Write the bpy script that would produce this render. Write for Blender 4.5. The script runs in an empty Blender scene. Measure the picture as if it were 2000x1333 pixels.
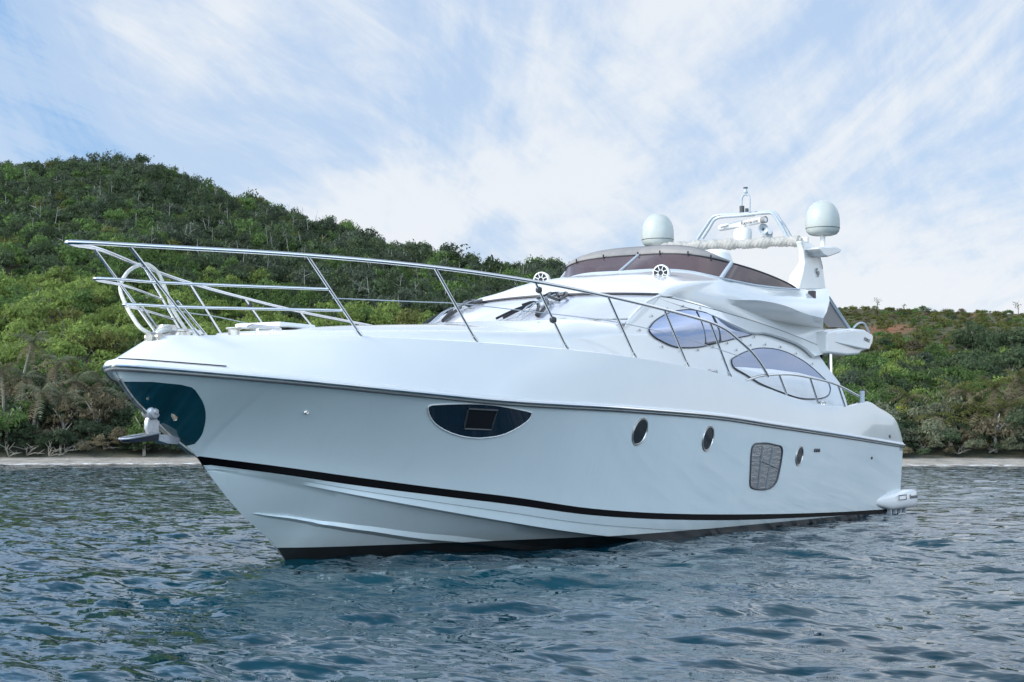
import bpy, bmesh, math, random
import numpy as np
from mathutils import Vector, Matrix

SC = bpy.context.scene
COL = SC.collection

# ------------------------------------------------------------------ camera, sky, sun, exposure
YAW, PITCH = math.radians(30.8129), math.atan((863.8033 - 666.5) / 3200)
CAMLOC = Vector((-13.461, -13.286, 1.49))
cd = bpy.data.cameras.new('camera'); cam = bpy.data.objects.new('camera', cd); COL.objects.link(cam)
cd.sensor_width = 36; cd.lens = 3200 / 2000 * 36; cd.clip_start = .1; cd.clip_end = 8000
fw = Vector((math.cos(YAW) * math.cos(PITCH), math.sin(YAW) * math.cos(PITCH), math.sin(PITCH)))
cam.location = CAMLOC; cam.rotation_euler = fw.to_track_quat('-Z', 'Y').to_euler()
SC.camera = cam
FWD = Vector((math.cos(YAW), math.sin(YAW), 0)); RGT = Vector((math.sin(YAW), -math.cos(YAW), 0))

SUN_EL, SUN_AZ = math.radians(32), Vector((-.80, .60, 0))      # the sun stands ahead of the bow, off to the left, behind thin cloud
sl = bpy.data.lights.new('sun', 'SUN'); sun = bpy.data.objects.new('sun', sl); COL.objects.link(sun)
sl.energy = 1.9; sl.angle = math.radians(14); sl.color = (1, .93, .82)
sdir = Vector((SUN_AZ.x * math.cos(SUN_EL), SUN_AZ.y * math.cos(SUN_EL), math.sin(SUN_EL)))
sun.rotation_euler = (-sdir).to_track_quat('-Z', 'Y').to_euler()

SC.view_settings.view_transform = 'Standard'; SC.view_settings.look = 'None'
SC.view_settings.exposure = 0.94; SC.view_settings.gamma = 1
SC.cycles.max_bounces = 8; SC.cycles.transparent_max_bounces = 12
SC.cycles.sample_clamp_indirect = 6

W = bpy.data.worlds.new('World'); SC.world = W; W.use_nodes = True
nt = W.node_tree; nt.nodes.clear()
def nd(t, kind, **kw):
    n = t.nodes.new(kind)
    for k, v in kw.items(): setattr(n, k, v)
    return n
def mth(t, op, a, b=None, c=None, clamp=False):
    n = nd(t, 'ShaderNodeMath', operation=op, use_clamp=clamp)
    for i, v in enumerate((a, b, c)):
        if v is None: continue
        if isinstance(v, (int, float)): n.inputs[i].default_value = v
        else: t.links.new(v, n.inputs[i])
    return n.outputs[0]
def ramp(t, fac, stops, interp='LINEAR'):
    n = nd(t, 'ShaderNodeValToRGB'); cr = n.color_ramp; cr.interpolation = interp
    while len(cr.elements) < len(stops): cr.elements.new(.5)
    for e, (p, c) in zip(cr.elements, stops):
        e.position = p; e.color = (*c, 1) if len(c) == 3 else c
    t.links.new(fac, n.inputs[0]); return n.outputs[0]
def mixc(t, fac, a, b, blend='MIX'):
    n = nd(t, 'ShaderNodeMix', data_type='RGBA', blend_type=blend)
    for s, v in ((0, fac), (6, a), (7, b)):
        if isinstance(v, (int, float)): n.inputs[s].default_value = v
        elif isinstance(v, tuple): n.inputs[s].default_value = (*v, 1)
        else: t.links.new(v, n.inputs[s])
    return n.outputs[2]
def noise(t, vec, scale, detail=4, rough=.5, dist=0.):
    n = nd(t, 'ShaderNodeTexNoise'); n.inputs['Scale'].default_value = scale; n.inputs['Detail'].default_value = detail
    n.inputs['Roughness'].default_value = rough; n.inputs['Distortion'].default_value = dist
    if vec is not None: t.links.new(vec, n.inputs['Vector'])
    return n.outputs[0]
sky = nd(nt, 'ShaderNodeTexSky', sky_type='NISHITA'); sky.sun_disc = False
sky.sun_elevation = SUN_EL; sky.sun_rotation = math.atan2(SUN_AZ.x, SUN_AZ.y); sky.air_density = 1; sky.dust_density = 1.0
tc = nd(nt, 'ShaderNodeTexCoord'); sx = nd(nt, 'ShaderNodeSeparateXYZ'); nt.links.new(tc.outputs['Generated'], sx.inputs[0])
zc = mth(nt, 'ADD', mth(nt, 'MAXIMUM', sx.outputs[2], 0.0), .10)
cx = nd(nt, 'ShaderNodeCombineXYZ')
nt.links.new(mth(nt, 'DIVIDE', sx.outputs[0], zc), cx.inputs[0]); nt.links.new(mth(nt, 'DIVIDE', sx.outputs[1], zc), cx.inputs[1])
def skymap(rot, scl, off=(0, 0, 0)):
    m = nd(nt, 'ShaderNodeMapping', vector_type='TEXTURE'); m.inputs['Rotation'].default_value = (0, 0, rot)
    m.inputs['Scale'].default_value = scl; m.inputs['Location'].default_value = off; nt.links.new(cx.outputs[0], m.inputs[0]); return m.outputs[0]
STREAK = YAW + math.radians(4)
n1 = noise(nt, skymap(STREAK, (3.2, .62, 1), (.7, 2.4, 0)), 1.0, 9, .62, .7)          # long cirrus bands
n2 = noise(nt, skymap(STREAK + .5, (2.6, 1.5, 1), (3.1, -1.2, 0)), .9, 5, .55, .4)     # large patches
n3 = noise(nt, skymap(STREAK - .35, (1.1, .22, 1), (5.2, .3, 0)), 1.6, 8, .68, .5)     # fine wisps
cov = mth(nt, 'ADD', mth(nt, 'ADD', mth(nt, 'MULTIPLY', n1, .5), mth(nt, 'MULTIPLY', n2, .51)), mth(nt, 'MULTIPLY', n3, .17))
hor = mth(nt, 'POWER', mth(nt, 'SUBTRACT', 1.0, mth(nt, 'MAXIMUM', sx.outputs[2], 0.0), clamp=True), 7.0)
cov = mth(nt, 'ADD', cov, mth(nt, 'MULTIPLY', hor, .10))
cl = ramp(nt, cov, [(.45, (0, 0, 0)), (.54, (.42, .42, .42)), (.67, (1, 1, 1))], 'EASE')
dt = nd(nt, 'ShaderNodeVectorMath', operation='DOT_PRODUCT'); nt.links.new(tc.outputs['Generated'], dt.inputs[0]); dt.inputs[1].default_value = (FWD.x*.94 + RGT.x*.34, FWD.y*.94 + RGT.y*.34, .0)
ahead = ramp(nt, mth(nt, 'MULTIPLY_ADD', dt.outputs['Value'], .5, .5), [(.12, (2.20, 2.42, 2.48)), (.44, (1.75, 1.88, 1.92)), (.78, (1, 1, 1))])   # unseen sky behind the camera brightened to light the hull side
warm = mth(nt, 'MULTIPLY', hor, .6)
ccol = mixc(nt, warm, (4.35, 4.6, 4.9), (5.1, 5.1, 5.1))
blue = mixc(nt, mth(nt, 'MULTIPLY', hor, .55), mixc(nt, .75, sky.outputs[0], (.9, 2.2, 4.3)), (2.7, 3.6, 4.7))
col = mixc(nt, mth(nt, 'MULTIPLY', cl, .95), blue, ccol)
col = mixc(nt, 1.0, col, ahead, 'MULTIPLY')
high = ramp(nt, sx.outputs[2], [(.285, (1, 1, 1)), (.37, (2.1, 2.06, 2.02)), (.50, (1.2, 1.2, 1.2)), (.80, (.52, .54, .58))])   # unseen band above the frame brightened for glints on the water, duller overhead
col = mixc(nt, 1.0, col, high, 'MULTIPLY')
bg = nd(nt, 'ShaderNodeBackground'); bg.inputs[1].default_value = .1
nt.links.new(col, bg.inputs[0]); wo = nd(nt, 'ShaderNodeOutputWorld'); nt.links.new(bg.outputs[0], wo.inputs[0])

# ------------------------------------------------------------------ measured lines of the boat (metres: x aft from the stem, y to starboard, z up from the water)
T = {
 'RUB': [(0.064,0.0,2.334),(0.134,-0.166,2.324),(0.327,-0.355,2.307),(0.767,-0.724,2.269),(1.806,-1.383,2.184),(3.108,-1.945,2.088),(4.781,-2.406,1.998),(7.306,-2.758,1.952),(10.319,-2.85,1.882),(12.904,-2.85,1.758),(16.089,-2.809,1.612),(20.575,-2.601,1.412)],
 'STEM': [(0.064,0.0,2.334),(0.196,0.0,2.165),(0.396,0.0,1.967),(0.977,0.0,1.572),(1.469,0.0,1.311),(1.607,0.0,1.175),(2.275,0.0,0.611),(3.029,-0.0,0.117),(3.155,0.0,-0.014),(3.7,0.0,-0.35),(5.0,0.0,-0.7),(8.0,0.0,-0.9),(20.6,0.0,-0.8)],
 'SU': [(1.468,0.0,1.324),(2.318,-0.602,1.189),(3.232,-1.09,1.047),(4.307,-1.531,0.9),(5.563,-1.94,0.752),(7.123,-2.276,0.554),(8.417,-2.442,0.453),(9.99,-2.55,0.37),(11.905,-2.6,0.295),(14.227,-2.6,0.221),(17.006,-2.568,0.151),(19.127,-2.526,0.114),(20.6,-2.5,0.085)],
 'SL': [(1.588,0.0,1.225),(2.318,-0.602,1.096),(3.232,-1.09,0.945),(4.307,-1.532,0.801),(5.563,-1.94,0.649),(7.122,-2.276,0.46),(8.416,-2.442,0.362),(9.988,-2.55,0.278),(11.903,-2.6,0.202),(14.225,-2.6,0.144),(17.003,-2.568,0.082),(19.124,-2.526,0.042),(20.6,-2.5,0.015)],
 'CH': [(1.681,0.0,1.156),(2.393,-0.543,1.013),(3.265,-1.067,0.822),(4.373,-1.488,0.619),(5.672,-1.875,0.403),(6.708,-2.091,0.251),(7.786,-2.257,0.124),(10.0,-2.42,-0.06),(13.0,-2.46,-0.12),(20.6,-2.42,-0.16)],
 'DECK': [(0.7,0.0,2.69),(0.797,-0.147,2.716),(1.092,-0.336,2.726),(1.649,-0.736,2.75),(2.176,-1.09,2.768),(2.793,-1.437,2.778),(4.417,-2.085,2.774),(6.121,-2.478,2.752),(7.814,-2.67,2.71),(9.472,-2.735,2.648),(11.135,-2.74,2.548),(11.772,-2.74,2.493),(12.731,-2.74,2.402),(13.677,-2.74,2.294),(15.092,-2.733,2.188),(16.145,-2.716,2.151),(16.903,-2.702,2.175),(17.71,-2.683,2.251),(18.327,-2.663,2.284),(18.928,-2.642,2.182),(19.628,-2.617,2.079),(20.162,-2.597,1.937),(20.542,-2.582,1.65),(20.679,-2.58,1.423)],
 'SH': [(2.172,-0.342,2.818),(2.456,-0.569,2.87),(2.898,-0.848,2.883),(3.424,-1.097,2.902),(4.165,-1.379,2.936),(6.06,-1.808,3.01),(8.51,-2.041,3.128)],
 'TT': [(2.888,0.0,2.896),(3.572,0.0,2.989),(4.704,0.0,3.089),(6.406,0.0,3.205),(8.2,0.0,3.32)],
 'WALL': [(8.541,-2.025,3.13),(8.867,-1.99,3.236),(9.39,-1.931,3.414),(10.008,-1.852,3.653),(10.467,-1.786,3.855),(11.299,-1.79,3.842),(12.72,-1.811,3.777),(14.488,-1.846,3.673),(15.913,-1.884,3.556),(17.156,-1.951,3.353),(17.237,-2.004,3.194),(17.47,-2.074,2.98),(17.91,-2.177,2.669),(17.953,-2.285,2.342),(17.902,-2.353,2.137)],
 'WIN1': [(9.647,-1.99,3.235),(9.776,-1.964,3.316),(9.983,-1.935,3.403),(10.293,-1.904,3.498),(10.618,-1.877,3.579),(11.125,-1.851,3.657),(11.492,-1.84,3.691),(11.804,-1.839,3.695),(12.172,-1.843,3.681),(12.51,-1.855,3.646),(12.891,-1.87,3.599),(13.249,-1.89,3.539),(13.963,-1.931,3.416),(13.562,-1.951,3.356),(13.123,-1.971,3.295),(12.62,-1.994,3.223),(12.132,-2.018,3.153),(11.659,-2.04,3.085),(11.258,-2.054,3.043),(10.86,-2.062,3.019),(10.501,-2.065,3.01),(10.214,-2.056,3.037),(9.983,-2.041,3.082),(9.807,-2.028,3.122),(9.682,-2.009,3.18)],
 'WIN2': [(12.619,-2.106,2.884),(12.908,-2.078,2.969),(13.267,-2.052,3.048),(13.7,-2.027,3.124),(14.121,-2.011,3.172),(14.752,-2.004,3.194),(15.121,-2.007,3.183),(15.48,-2.018,3.152),(15.894,-2.04,3.084),(16.232,-2.065,3.01),(16.653,-2.112,2.868),(16.956,-2.154,2.739),(17.173,-2.188,2.636),(17.204,-2.218,2.546),(16.979,-2.266,2.4),(16.632,-2.288,2.332),(16.272,-2.298,2.304),(15.581,-2.303,2.288),(15.125,-2.297,2.307),(14.662,-2.279,2.361),(14.127,-2.256,2.431),(13.575,-2.228,2.515),(13.061,-2.183,2.652),(12.6,-2.142,2.777)],
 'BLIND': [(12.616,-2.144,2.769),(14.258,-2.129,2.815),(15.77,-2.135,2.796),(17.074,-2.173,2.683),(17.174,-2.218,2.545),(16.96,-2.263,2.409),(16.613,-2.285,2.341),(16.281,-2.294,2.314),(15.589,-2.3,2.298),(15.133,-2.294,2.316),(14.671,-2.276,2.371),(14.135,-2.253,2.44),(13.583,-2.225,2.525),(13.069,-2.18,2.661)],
 'MUL1': [(11.739,-1.84,3.691),(11.687,-2.037,3.095)],
 'MUL2': [(12.388,-1.852,3.656),(12.37,-2.008,3.183)],
 'MUL3': [(11.721,-2.022,3.14),(12.338,-1.994,3.226)],
 'K0': [(12.527,0.0,4.517),(12.554,-0.313,4.526),(12.674,-0.758,4.531),(12.892,-1.203,4.495),(13.069,-1.468,4.442),(13.211,-1.67,4.38),(13.732,-1.77,4.356),(14.276,-1.84,4.342),(15.373,-1.9,4.372),(16.356,-1.93,4.42),(17.139,-1.95,4.482),(17.956,-1.95,4.578)],
 'FBT': [(13.331,0.0,4.9),(13.174,-0.52,4.877),(13.121,-1.1,4.824),(13.292,-1.47,4.755),(13.672,-1.68,4.696),(14.187,-1.78,4.655),(14.771,-1.84,4.61),(15.403,-1.89,4.548),(15.98,-1.92,4.478),(16.275,-1.93,4.423)],
 'K1': [(10.507,-1.785,3.858),(11.28,-1.799,3.84),(12.659,-1.838,3.772),(14.384,-1.889,3.665),(15.803,-1.927,3.549),(16.795,-1.961,3.444),(17.719,-2.01,3.328)],
 'E': [(10.481,-1.806,3.805),(11.188,-1.832,3.747),(12.302,-1.88,3.675),(13.271,-1.958,3.529),(13.823,-1.999,3.451),(14.472,-2.0,3.479),(15.339,-2.025,3.433),(16.242,-2.064,3.314),(16.696,-2.12,3.147),(17.502,-2.087,3.245)],
 'L': [(12.848,-1.95,3.959),(13.947,-2.12,4.02),(14.781,-2.25,3.987),(15.558,-2.33,3.895),(16.515,-2.36,3.86)],
 'M': [(12.872,-1.92,3.935),(14.264,-1.84,3.836),(15.609,-1.8,3.755),(16.709,-1.84,3.743),(17.551,-1.98,3.748)],
 'VIS': [(14.307,-0.4,5.097),(14.82,-0.9,5.022),(14.517,-1.4,4.782)],
 'ARCHO': [(16.605,-1.93,5.398),(16.739,-1.93,5.252),(16.788,-1.93,5.016),(16.668,-1.93,4.754),(16.411,-1.93,4.424),(17.98,-1.93,4.55),(17.871,-1.93,4.809),(17.791,-1.93,5.06),(17.622,-1.93,5.249),(17.336,-1.93,5.374),(16.997,-1.93,5.429)],
 'ARCHF': [(17.044,-1.7,5.408),(16.98,-1.7,5.148),(16.777,-1.7,4.826),(16.55,-1.7,4.546)],
 'WING': [(17.243,-1.9,5.295),(17.475,-1.9,5.359),(18.334,-1.9,5.452),(18.637,-1.9,5.404),(18.482,-1.9,5.336),(17.819,-1.9,5.188),(17.585,-1.9,5.196)],
 'OVER': [(17.204,-2.2,3.649),(17.884,-2.2,3.74),(18.651,-2.2,3.801),(19.447,-2.2,3.822),(20.003,-2.2,3.736),(19.929,-2.2,3.559),(19.759,-2.2,3.443),(19.202,-2.2,3.342),(19.072,-2.2,3.283),(18.32,-2.2,3.233),(17.19,-2.2,3.227)],
 'ROLL': [(17.75,1.553,5.62),(17.75,1.197,5.631),(17.75,0.381,5.58),(17.75,-0.526,5.535),(17.75,-1.475,5.476)],
 'HOOP1': [(17.7,0.682,5.722),(17.7,0.53,5.927),(17.7,0.413,6.09),(17.7,0.32,6.131),(17.7,-0.102,6.139),(17.7,-0.776,6.154),(17.7,-0.865,6.137),(17.7,-0.974,5.993),(17.7,-1.104,5.775),(17.7,-1.19,5.603)],
 'HOOP2': [(18.0,0.934,5.749),(18.0,0.744,5.997),(18.0,0.603,6.171),(18.0,0.509,6.218),(18.0,0.024,6.216),(18.0,-0.678,6.218),(18.0,-0.79,6.194),(18.0,-0.922,6.032),(18.0,-1.064,5.811),(18.0,-1.162,5.637)],
 'MASTU': [(17.85,-0.142,6.207),(17.85,-0.144,6.516),(17.85,-0.179,6.577),(17.85,-0.236,6.594),(17.85,-0.292,6.568),(17.85,-0.314,6.503),(17.85,-0.312,6.195)],
 'MASTT': [(17.85,-0.236,6.594),(17.85,-0.237,6.711)],
 'RADAR': [(17.85,0.411,5.962),(17.85,-0.714,6.008),(17.85,-0.173,5.96),(17.85,-0.17,5.641)],
 'HORN': [(17.85,-0.611,5.761),(17.85,-0.756,5.689)],
 'RAIL': [(-0.66,0.0,3.67),(-0.01,-0.27,3.69),(1.89,-1.3,3.7),(3.54,-2.02,3.67),(5.25,-2.48,3.61),(6.87,-2.72,3.53),(8.529,-2.8,3.454),(9.579,-2.82,3.4),(10.256,-2.82,3.355),(10.819,-2.82,3.275),(11.194,-2.81,3.18),(11.838,-2.79,3.004),(12.35,-2.76,2.813),(12.762,-2.73,2.612)],
 'STAN': [[(-0.01,-0.27,3.69),(1.125,-0.307,2.735)],[(1.89,-1.3,3.7),(2.834,-1.407,2.788)],[(3.54,-2.02,3.67),(4.471,-2.051,2.784)],[(5.25,-2.48,3.61),(6.193,-2.439,2.764)],[(6.87,-2.72,3.53),(7.904,-2.625,2.723)],[(8.529,-2.8,3.454),(9.595,-2.687,2.662)],[(10.157,-2.82,3.357),(11.231,-2.69,2.56)]],
 'WIRE': [(2.295,-1.38,3.215),(3.466,-1.85,3.237),(4.025,-2.03,3.251),(5.173,-2.33,3.226),(5.682,-2.47,3.214),(7.321,-2.65,3.193),(9.041,-2.75,3.095),(10.683,-2.77,2.957),(11.624,-2.76,2.876)],
 'RAIL2': [(11.798,-2.72,2.503),(12.375,-2.72,2.595),(13.138,-2.72,2.652),(13.862,-2.72,2.678),(14.799,-2.72,2.655),(16.15,-2.72,2.575),(17.453,-2.72,2.385)],
 'STAN2': [(13.354,-2.7,2.651),(13.707,-2.7,2.313),(14.853,-2.7,2.657),(15.26,-2.7,2.201),(16.346,-2.7,2.557),(16.705,-2.7,2.171)],
 'POST': [(17.965,-2.62,2.5),(17.955,-2.62,2.246)],
 'ROPE': [(0.715,0.0,2.717),(0.592,0.1,2.808),(0.603,0.25,2.951),(0.655,0.4,3.093),(0.764,0.6,3.298),(1.06,0.8,3.511),(1.45,1.0,3.658),(1.877,1.2,3.721),(2.027,1.2,3.65),(2.097,1.15,3.49),(2.219,1.1,3.177),(2.42,1.0,2.857)],
 'SPK': [(11.86,-1.18,4.37)],
 'DOME': [(17.97,-1.84,5.99)],
 'WTC': [(10.475,-1.764,3.862)],
}
T2 = {
 'HWIN': [(3.526,1.895),(3.507,1.927),(3.526,1.946),(3.64,1.957),(3.767,1.965),(4.07,1.973),(4.409,1.966),(4.797,1.933),(5.19,1.885),(5.253,1.866),(5.258,1.792),(5.135,1.683),(4.916,1.582),(4.603,1.541),(4.405,1.548),(4.194,1.58),(3.92,1.657),(3.703,1.758)],
 'HPANE': [(4.1,1.909),(4.588,1.897),(4.677,1.647),(4.236,1.658)],
 'VENT': [(11.89,1.395),(11.997,1.454),(12.232,1.467),(12.474,1.471),(12.844,1.444),(13.159,1.409),(13.223,1.365),(13.255,1.285),(13.211,0.863),(13.148,0.785),(13.032,0.726),(12.727,0.689),(12.412,0.697),(12.185,0.72),(12.063,0.757),(12.022,0.809),(11.955,1.047)],
 'VBAR': [(12.338,1.419),(12.399,0.732),(12.796,1.392),(12.763,0.715),(12.316,1.188),(13.165,1.039)],
 'PORT': [(7.9,1.64),(10.124,1.544),(14.098,1.244)],
 'PLATE': [(0.303,2.174),(0.378,2.173),(0.458,2.17),(0.601,2.154),(0.757,2.126),(0.821,2.099),(0.872,2.065),(1.035,1.945),(1.173,1.817),(1.281,1.681),(1.347,1.549),(1.338,1.458),(1.274,1.434)],
 'FIT': [(2.114,1.849),(14.835,1.34),(14.942,1.34),(15.05,1.339),(18.3,1.172)],
}
def pchip(xs, ys):
    xs = np.array(xs, float); ys = np.array(ys, float); h = np.diff(xs); dl = np.diff(ys) / h
    m = np.zeros_like(ys)
    for i in range(1, len(xs) - 1):
        if dl[i-1] * dl[i] > 0:
            w1 = 2*h[i] + h[i-1]; w2 = h[i] + 2*h[i-1]; m[i] = (w1 + w2) / (w1/dl[i-1] + w2/dl[i])
    m[0] = dl[0]; m[-1] = dl[-1]
    def g(x):
        x = np.clip(np.asarray(x, float), xs[0], xs[-1]); i = np.clip(np.searchsorted(xs, x) - 1, 0, len(xs) - 2)
        hh = h[i]; s = (x - xs[i]) / hh
        return ys[i]*(1+2*s)*(1-s)**2 + m[i]*hh*s*(1-s)**2 + ys[i+1]*s*s*(3-2*s) + m[i+1]*hh*s*s*(s-1)
    return g

STEMZ = pchip([p[0] for p in T['STEM']], [p[2] for p in T['STEM']])
def hull_curve(key):
    P = T[key]; x0 = P[0][0]
    fb = pchip([p[0] for p in P], [-p[1] for p in P]); fz = pchip([p[0] for p in P], [p[2] for p in P])
    def g(x):                                   # half breadth and height at station x; on the stem ahead of the curve's start
        x = np.asarray(x, float)
        return np.where(x <= x0, 0.0, fb(x)), np.where(x <= x0, STEMZ(x), fz(x))
    return g
cRUB, cSU, cSL, cCH = (hull_curve(k) for k in ('RUB', 'SU', 'SL', 'CH'))
def hull_b(x, z):                               # half breadth of the topsides at (x, z)
    x = np.asarray(x, float); z = np.asarray(z, float)
    br, zr = cRUB(x); bs, zs = cSU(x)
    s = np.clip((z - zs) / np.maximum(zr - zs, 1e-4), 0, 1)
    p = 1 + .28 * np.exp(-x / 5)
    return bs + (br - bs) * s**p
def bottom(x, v):                               # hull bottom between the chine (v=0) and the keel (v=1)
    x = np.asarray(x, float); bc, zc = cCH(x); zk = STEMZ(x)
    bc = np.maximum(bc - .11 * np.clip((x - 1.7) / 2.5, 0, 1), 0)
    p = 1.02 + .22 * np.clip((x - 4) / 5, 0, 1)
    return bc * (1 - v), zc - .012 + (zk - zc + .012) * (1 - (1 - v)**p)

# ------------------------------------------------------------------ helpers
def tag(o, label=None, cat=None, group=None, kind=None):
    if label: o['label'] = label
    if cat: o['category'] = cat
    if group: o['group'] = group
    if kind: o['kind'] = kind
    return o
def link(o, parent=None):
    COL.objects.link(o)
    if parent: o.parent = parent
    return o
def empty(name, loc=(0, 0, 0), parent=None):
    o = bpy.data.objects.new(name, None); o.location = loc; o.empty_display_size = .1
    return link(o, parent)
class MB:
    """collects verts and faces of one object"""
    def __init__(s): s.v = []; s.f = []
    def add(s, v, f):
        n = len(s.v); s.v += [tuple(map(float, p)) for p in v]; s.f += [tuple(i + n for i in q) for q in f]; return s
    def grid(s, rows, closeu=False, flip=False):
        r = len(rows); c = len(rows[0]); v = [p for row in rows for p in row]; f = []
        for i in range(r - 1):
            for j in range(c if closeu else c - 1):
                k = (j + 1) % c; q = (i*c + j, i*c + k, (i+1)*c + k, (i+1)*c + j); f.append(q[::-1] if flip else q)
        return s.add(v, f)
    def tube(s, pts, r, seg=10, caps=True, flat=1.0):
        P = [Vector(p) for p in pts]; n = len(P); rs = r if hasattr(r, '__len__') else [r] * n
        up = None; rows = []
        for i in range(n):
            d = (P[min(i+1, n-1)] - P[max(i-1, 0)]).normalized()
            if up is None:
                up = Vector((0, 0, 1)) if abs(d.z) < .9 else Vector((1, 0, 0))
            a = (up - d * up.dot(d)).normalized(); b = d.cross(a); up = a
            rows.append([P[i] + (a * math.cos(t) * flat + b * math.sin(t)) * rs[i] for t in (2*math.pi*k/seg for k in range(seg))])
        s.grid(rows, True)
        if caps:
            for row, rev in ((rows[0], False), (rows[-1], True)):
                s.add(row, [tuple(range(seg))[::-1] if not rev else tuple(range(seg))])
        return s
    def lathe(s, prof, c, axis=(0, 0, 1), seg=28):
        ax = Vector(axis).normalized(); t = Vector((1, 0, 0)) if abs(ax.x) < .9 else Vector((0, 1, 0))
        a = (t - ax * t.dot(ax)).normalized(); b = ax.cross(a); c = Vector(c)
        return s.grid([[c + ax*h + (a*math.cos(2*math.pi*k/seg) + b*math.sin(2*math.pi*k/seg)) * max(r, 1e-4) for k in range(seg)] for r, h in prof], True)
    def prism(s, A, B):
        n = len(A); s.add(list(A) + list(B), [tuple(range(n))[::-1], tuple(range(n, 2*n))] + [(i, (i+1) % n, n + (i+1) % n, n + i) for i in range(n)]); return s
    def box(s, c, sx, sy, sz, rot=None):
        R = rot or Matrix.Identity(3); c = Vector(c)
        v = [c + R @ Vector((x*sx/2, y*sy/2, z*sz/2)) for x in (-1, 1) for y in (-1, 1) for z in (-1, 1)]
        return s.add(v, [(0,1,3,2), (4,6,7,5), (0,4,5,1), (2,3,7,6), (0,2,6,4), (1,5,7,3)])
    def build(s, name, mat, parent=None, sharp=40, bevel=0, merge=True, subd=0, solid=0):
        me = bpy.data.meshes.new(name); me.from_pydata(s.v, [], s.f)
        bm = bmesh.new(); bm.from_mesh(me)
        if merge: bmesh.ops.remove_doubles(bm, verts=bm.verts, dist=4e-4)
        bmesh.ops.dissolve_degenerate(bm, dist=1e-5, edges=bm.edges)
        bmesh.ops.recalc_face_normals(bm, faces=bm.faces)
        bm.to_mesh(me); bm.free()
        for m in (mat if isinstance(mat, (list, tuple)) else [mat]): me.materials.append(m)
        me.shade_smooth(); me.set_sharp_from_angle(angle=math.radians(sharp))
        o = bpy.data.objects.new(name, me); link(o, parent)
        if solid:
            m = o.modifiers.new('thick', 'SOLIDIFY'); m.thickness = solid; m.offset = 0
        if bevel:
            m = o.modifiers.new('bevel', 'BEVEL'); m.width = bevel; m.segments = 3; m.limit_method = 'ANGLE'; m.angle_limit = math.radians(35); m.harden_normals = True
        if subd:
            m = o.modifiers.new('sub', 'SUBSURF'); m.levels = m.render_levels = subd
        return o
def mir(P): return [(p[0], -p[1], p[2]) for p in P]
def smooth(P, n, closed=False):
    P = np.array(P, float); N = len(P); out = []
    for i in range(N if closed else N - 1):
        g = lambda k: P[k % N] if closed else P[min(max(k, 0), N - 1)]
        p0, p1, p2, p3 = g(i-1), g(i), g(i+1), g(i+2)
        if not closed:
            if i == 0: p0 = 2*p1 - p2
            if i == N - 2: p3 = 2*p2 - p1
        a, b, c = (max(np.linalg.norm(q - p)**.5, 1e-3) for p, q in ((p0, p1), (p1, p2), (p2, p3)))
        m1 = (p2 - p1) + b * ((p1 - p0) / a - (p2 - p0) / (a + b)); m2 = (p2 - p1) + b * ((p3 - p2) / c - (p3 - p1) / (b + c))
        for t in np.arange(n) / n:
            out.append((2*t**3 - 3*t*t + 1)*p1 + (t**3 - 2*t*t + t)*m1 + (3*t*t - 2*t**3)*p2 + (t**3 - t*t)*m2)
    if not closed: out.append(P[-1])
    return [tuple(p) for p in out]
def resample(P, n):
    P = np.array(P, float); d = np.r_[0, np.cumsum(np.linalg.norm(np.diff(P, axis=0), axis=1))]
    return np.stack([np.interp(np.linspace(0, d[-1], n), d, P[:, k]) for k in range(3)], 1)
def lerp(a, b, t): return tuple(x + (y - x) * t for x, y in zip(a, b))
def fan(mb, C, ring, lev=(0, .4, .75, 1), bulge=0, nrm=(0, 0, 0)):
    C = np.array(C, float); ring = np.array(ring, float); nrm = np.array(nrm, float)
    mb.grid([[C + (p - C) * max(t, 1e-3) + nrm * bulge * (1 - t*t) for p in ring] for t in lev], True)

# ------------------------------------------------------------------ materials
def mat(name, base, rough=.5, metal=0., spec=.5, coat=0., coatr=.03, ior=None):
    m = bpy.data.materials.new(name); m.use_nodes = True; b = m.node_tree.nodes['Principled BSDF']
    b.inputs['Base Color'].default_value = (*base, 1); b.inputs['Roughness'].default_value = rough; b.inputs['Metallic'].default_value = metal
    b.inputs['Specular IOR Level'].default_value = spec; b.inputs['Coat Weight'].default_value = coat; b.inputs['Coat Roughness'].default_value = coatr
    if ior: b.inputs['IOR'].default_value = ior
    return m
def bsdf(m): return m.node_tree, m.node_tree.nodes['Principled BSDF']
def varied(m, c1, c2, scale, detail=4, rough=None, bump=0, bscale=None, stretch=(1, 1, 1)):
    t, b = bsdf(m); g = nd(t, 'ShaderNodeNewGeometry'); mp = nd(t, 'ShaderNodeMapping'); mp.inputs['Scale'].default_value = stretch
    t.links.new(g.outputs['Position'], mp.inputs[0]); f = noise(t, mp.outputs[0], scale, detail, .6)
    t.links.new(ramp(t, f, [(.3, c1), (.7, c2)]), b.inputs['Base Color'])
    if rough: t.links.new(mth(t, 'MULTIPLY_ADD', f, rough[1] - rough[0], rough[0]), b.inputs['Roughness'])
    if bump:
        bn = nd(t, 'ShaderNodeBump'); bn.inputs['Strength'].default_value = bump; bn.inputs['Distance'].default_value = .02
        t.links.new(noise(t, mp.outputs[0], bscale or scale * 3, 5), bn.inputs['Height']); t.links.new(bn.outputs[0], b.inputs['Normal'])
    return m
M = {}
M['gel'] = varied(mat('white_gelcoat', (.70, .71, .71), .16, coat=.6), (.69, .695, .69), (.73, .73, .722), .8, 5, (.13, .24))
M['gelm'] = varied(mat('matt_white_gelcoat', (.76, .77, .77), .42), (.73, .74, .74), (.79, .79, .78), 1.6, 5)
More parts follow.
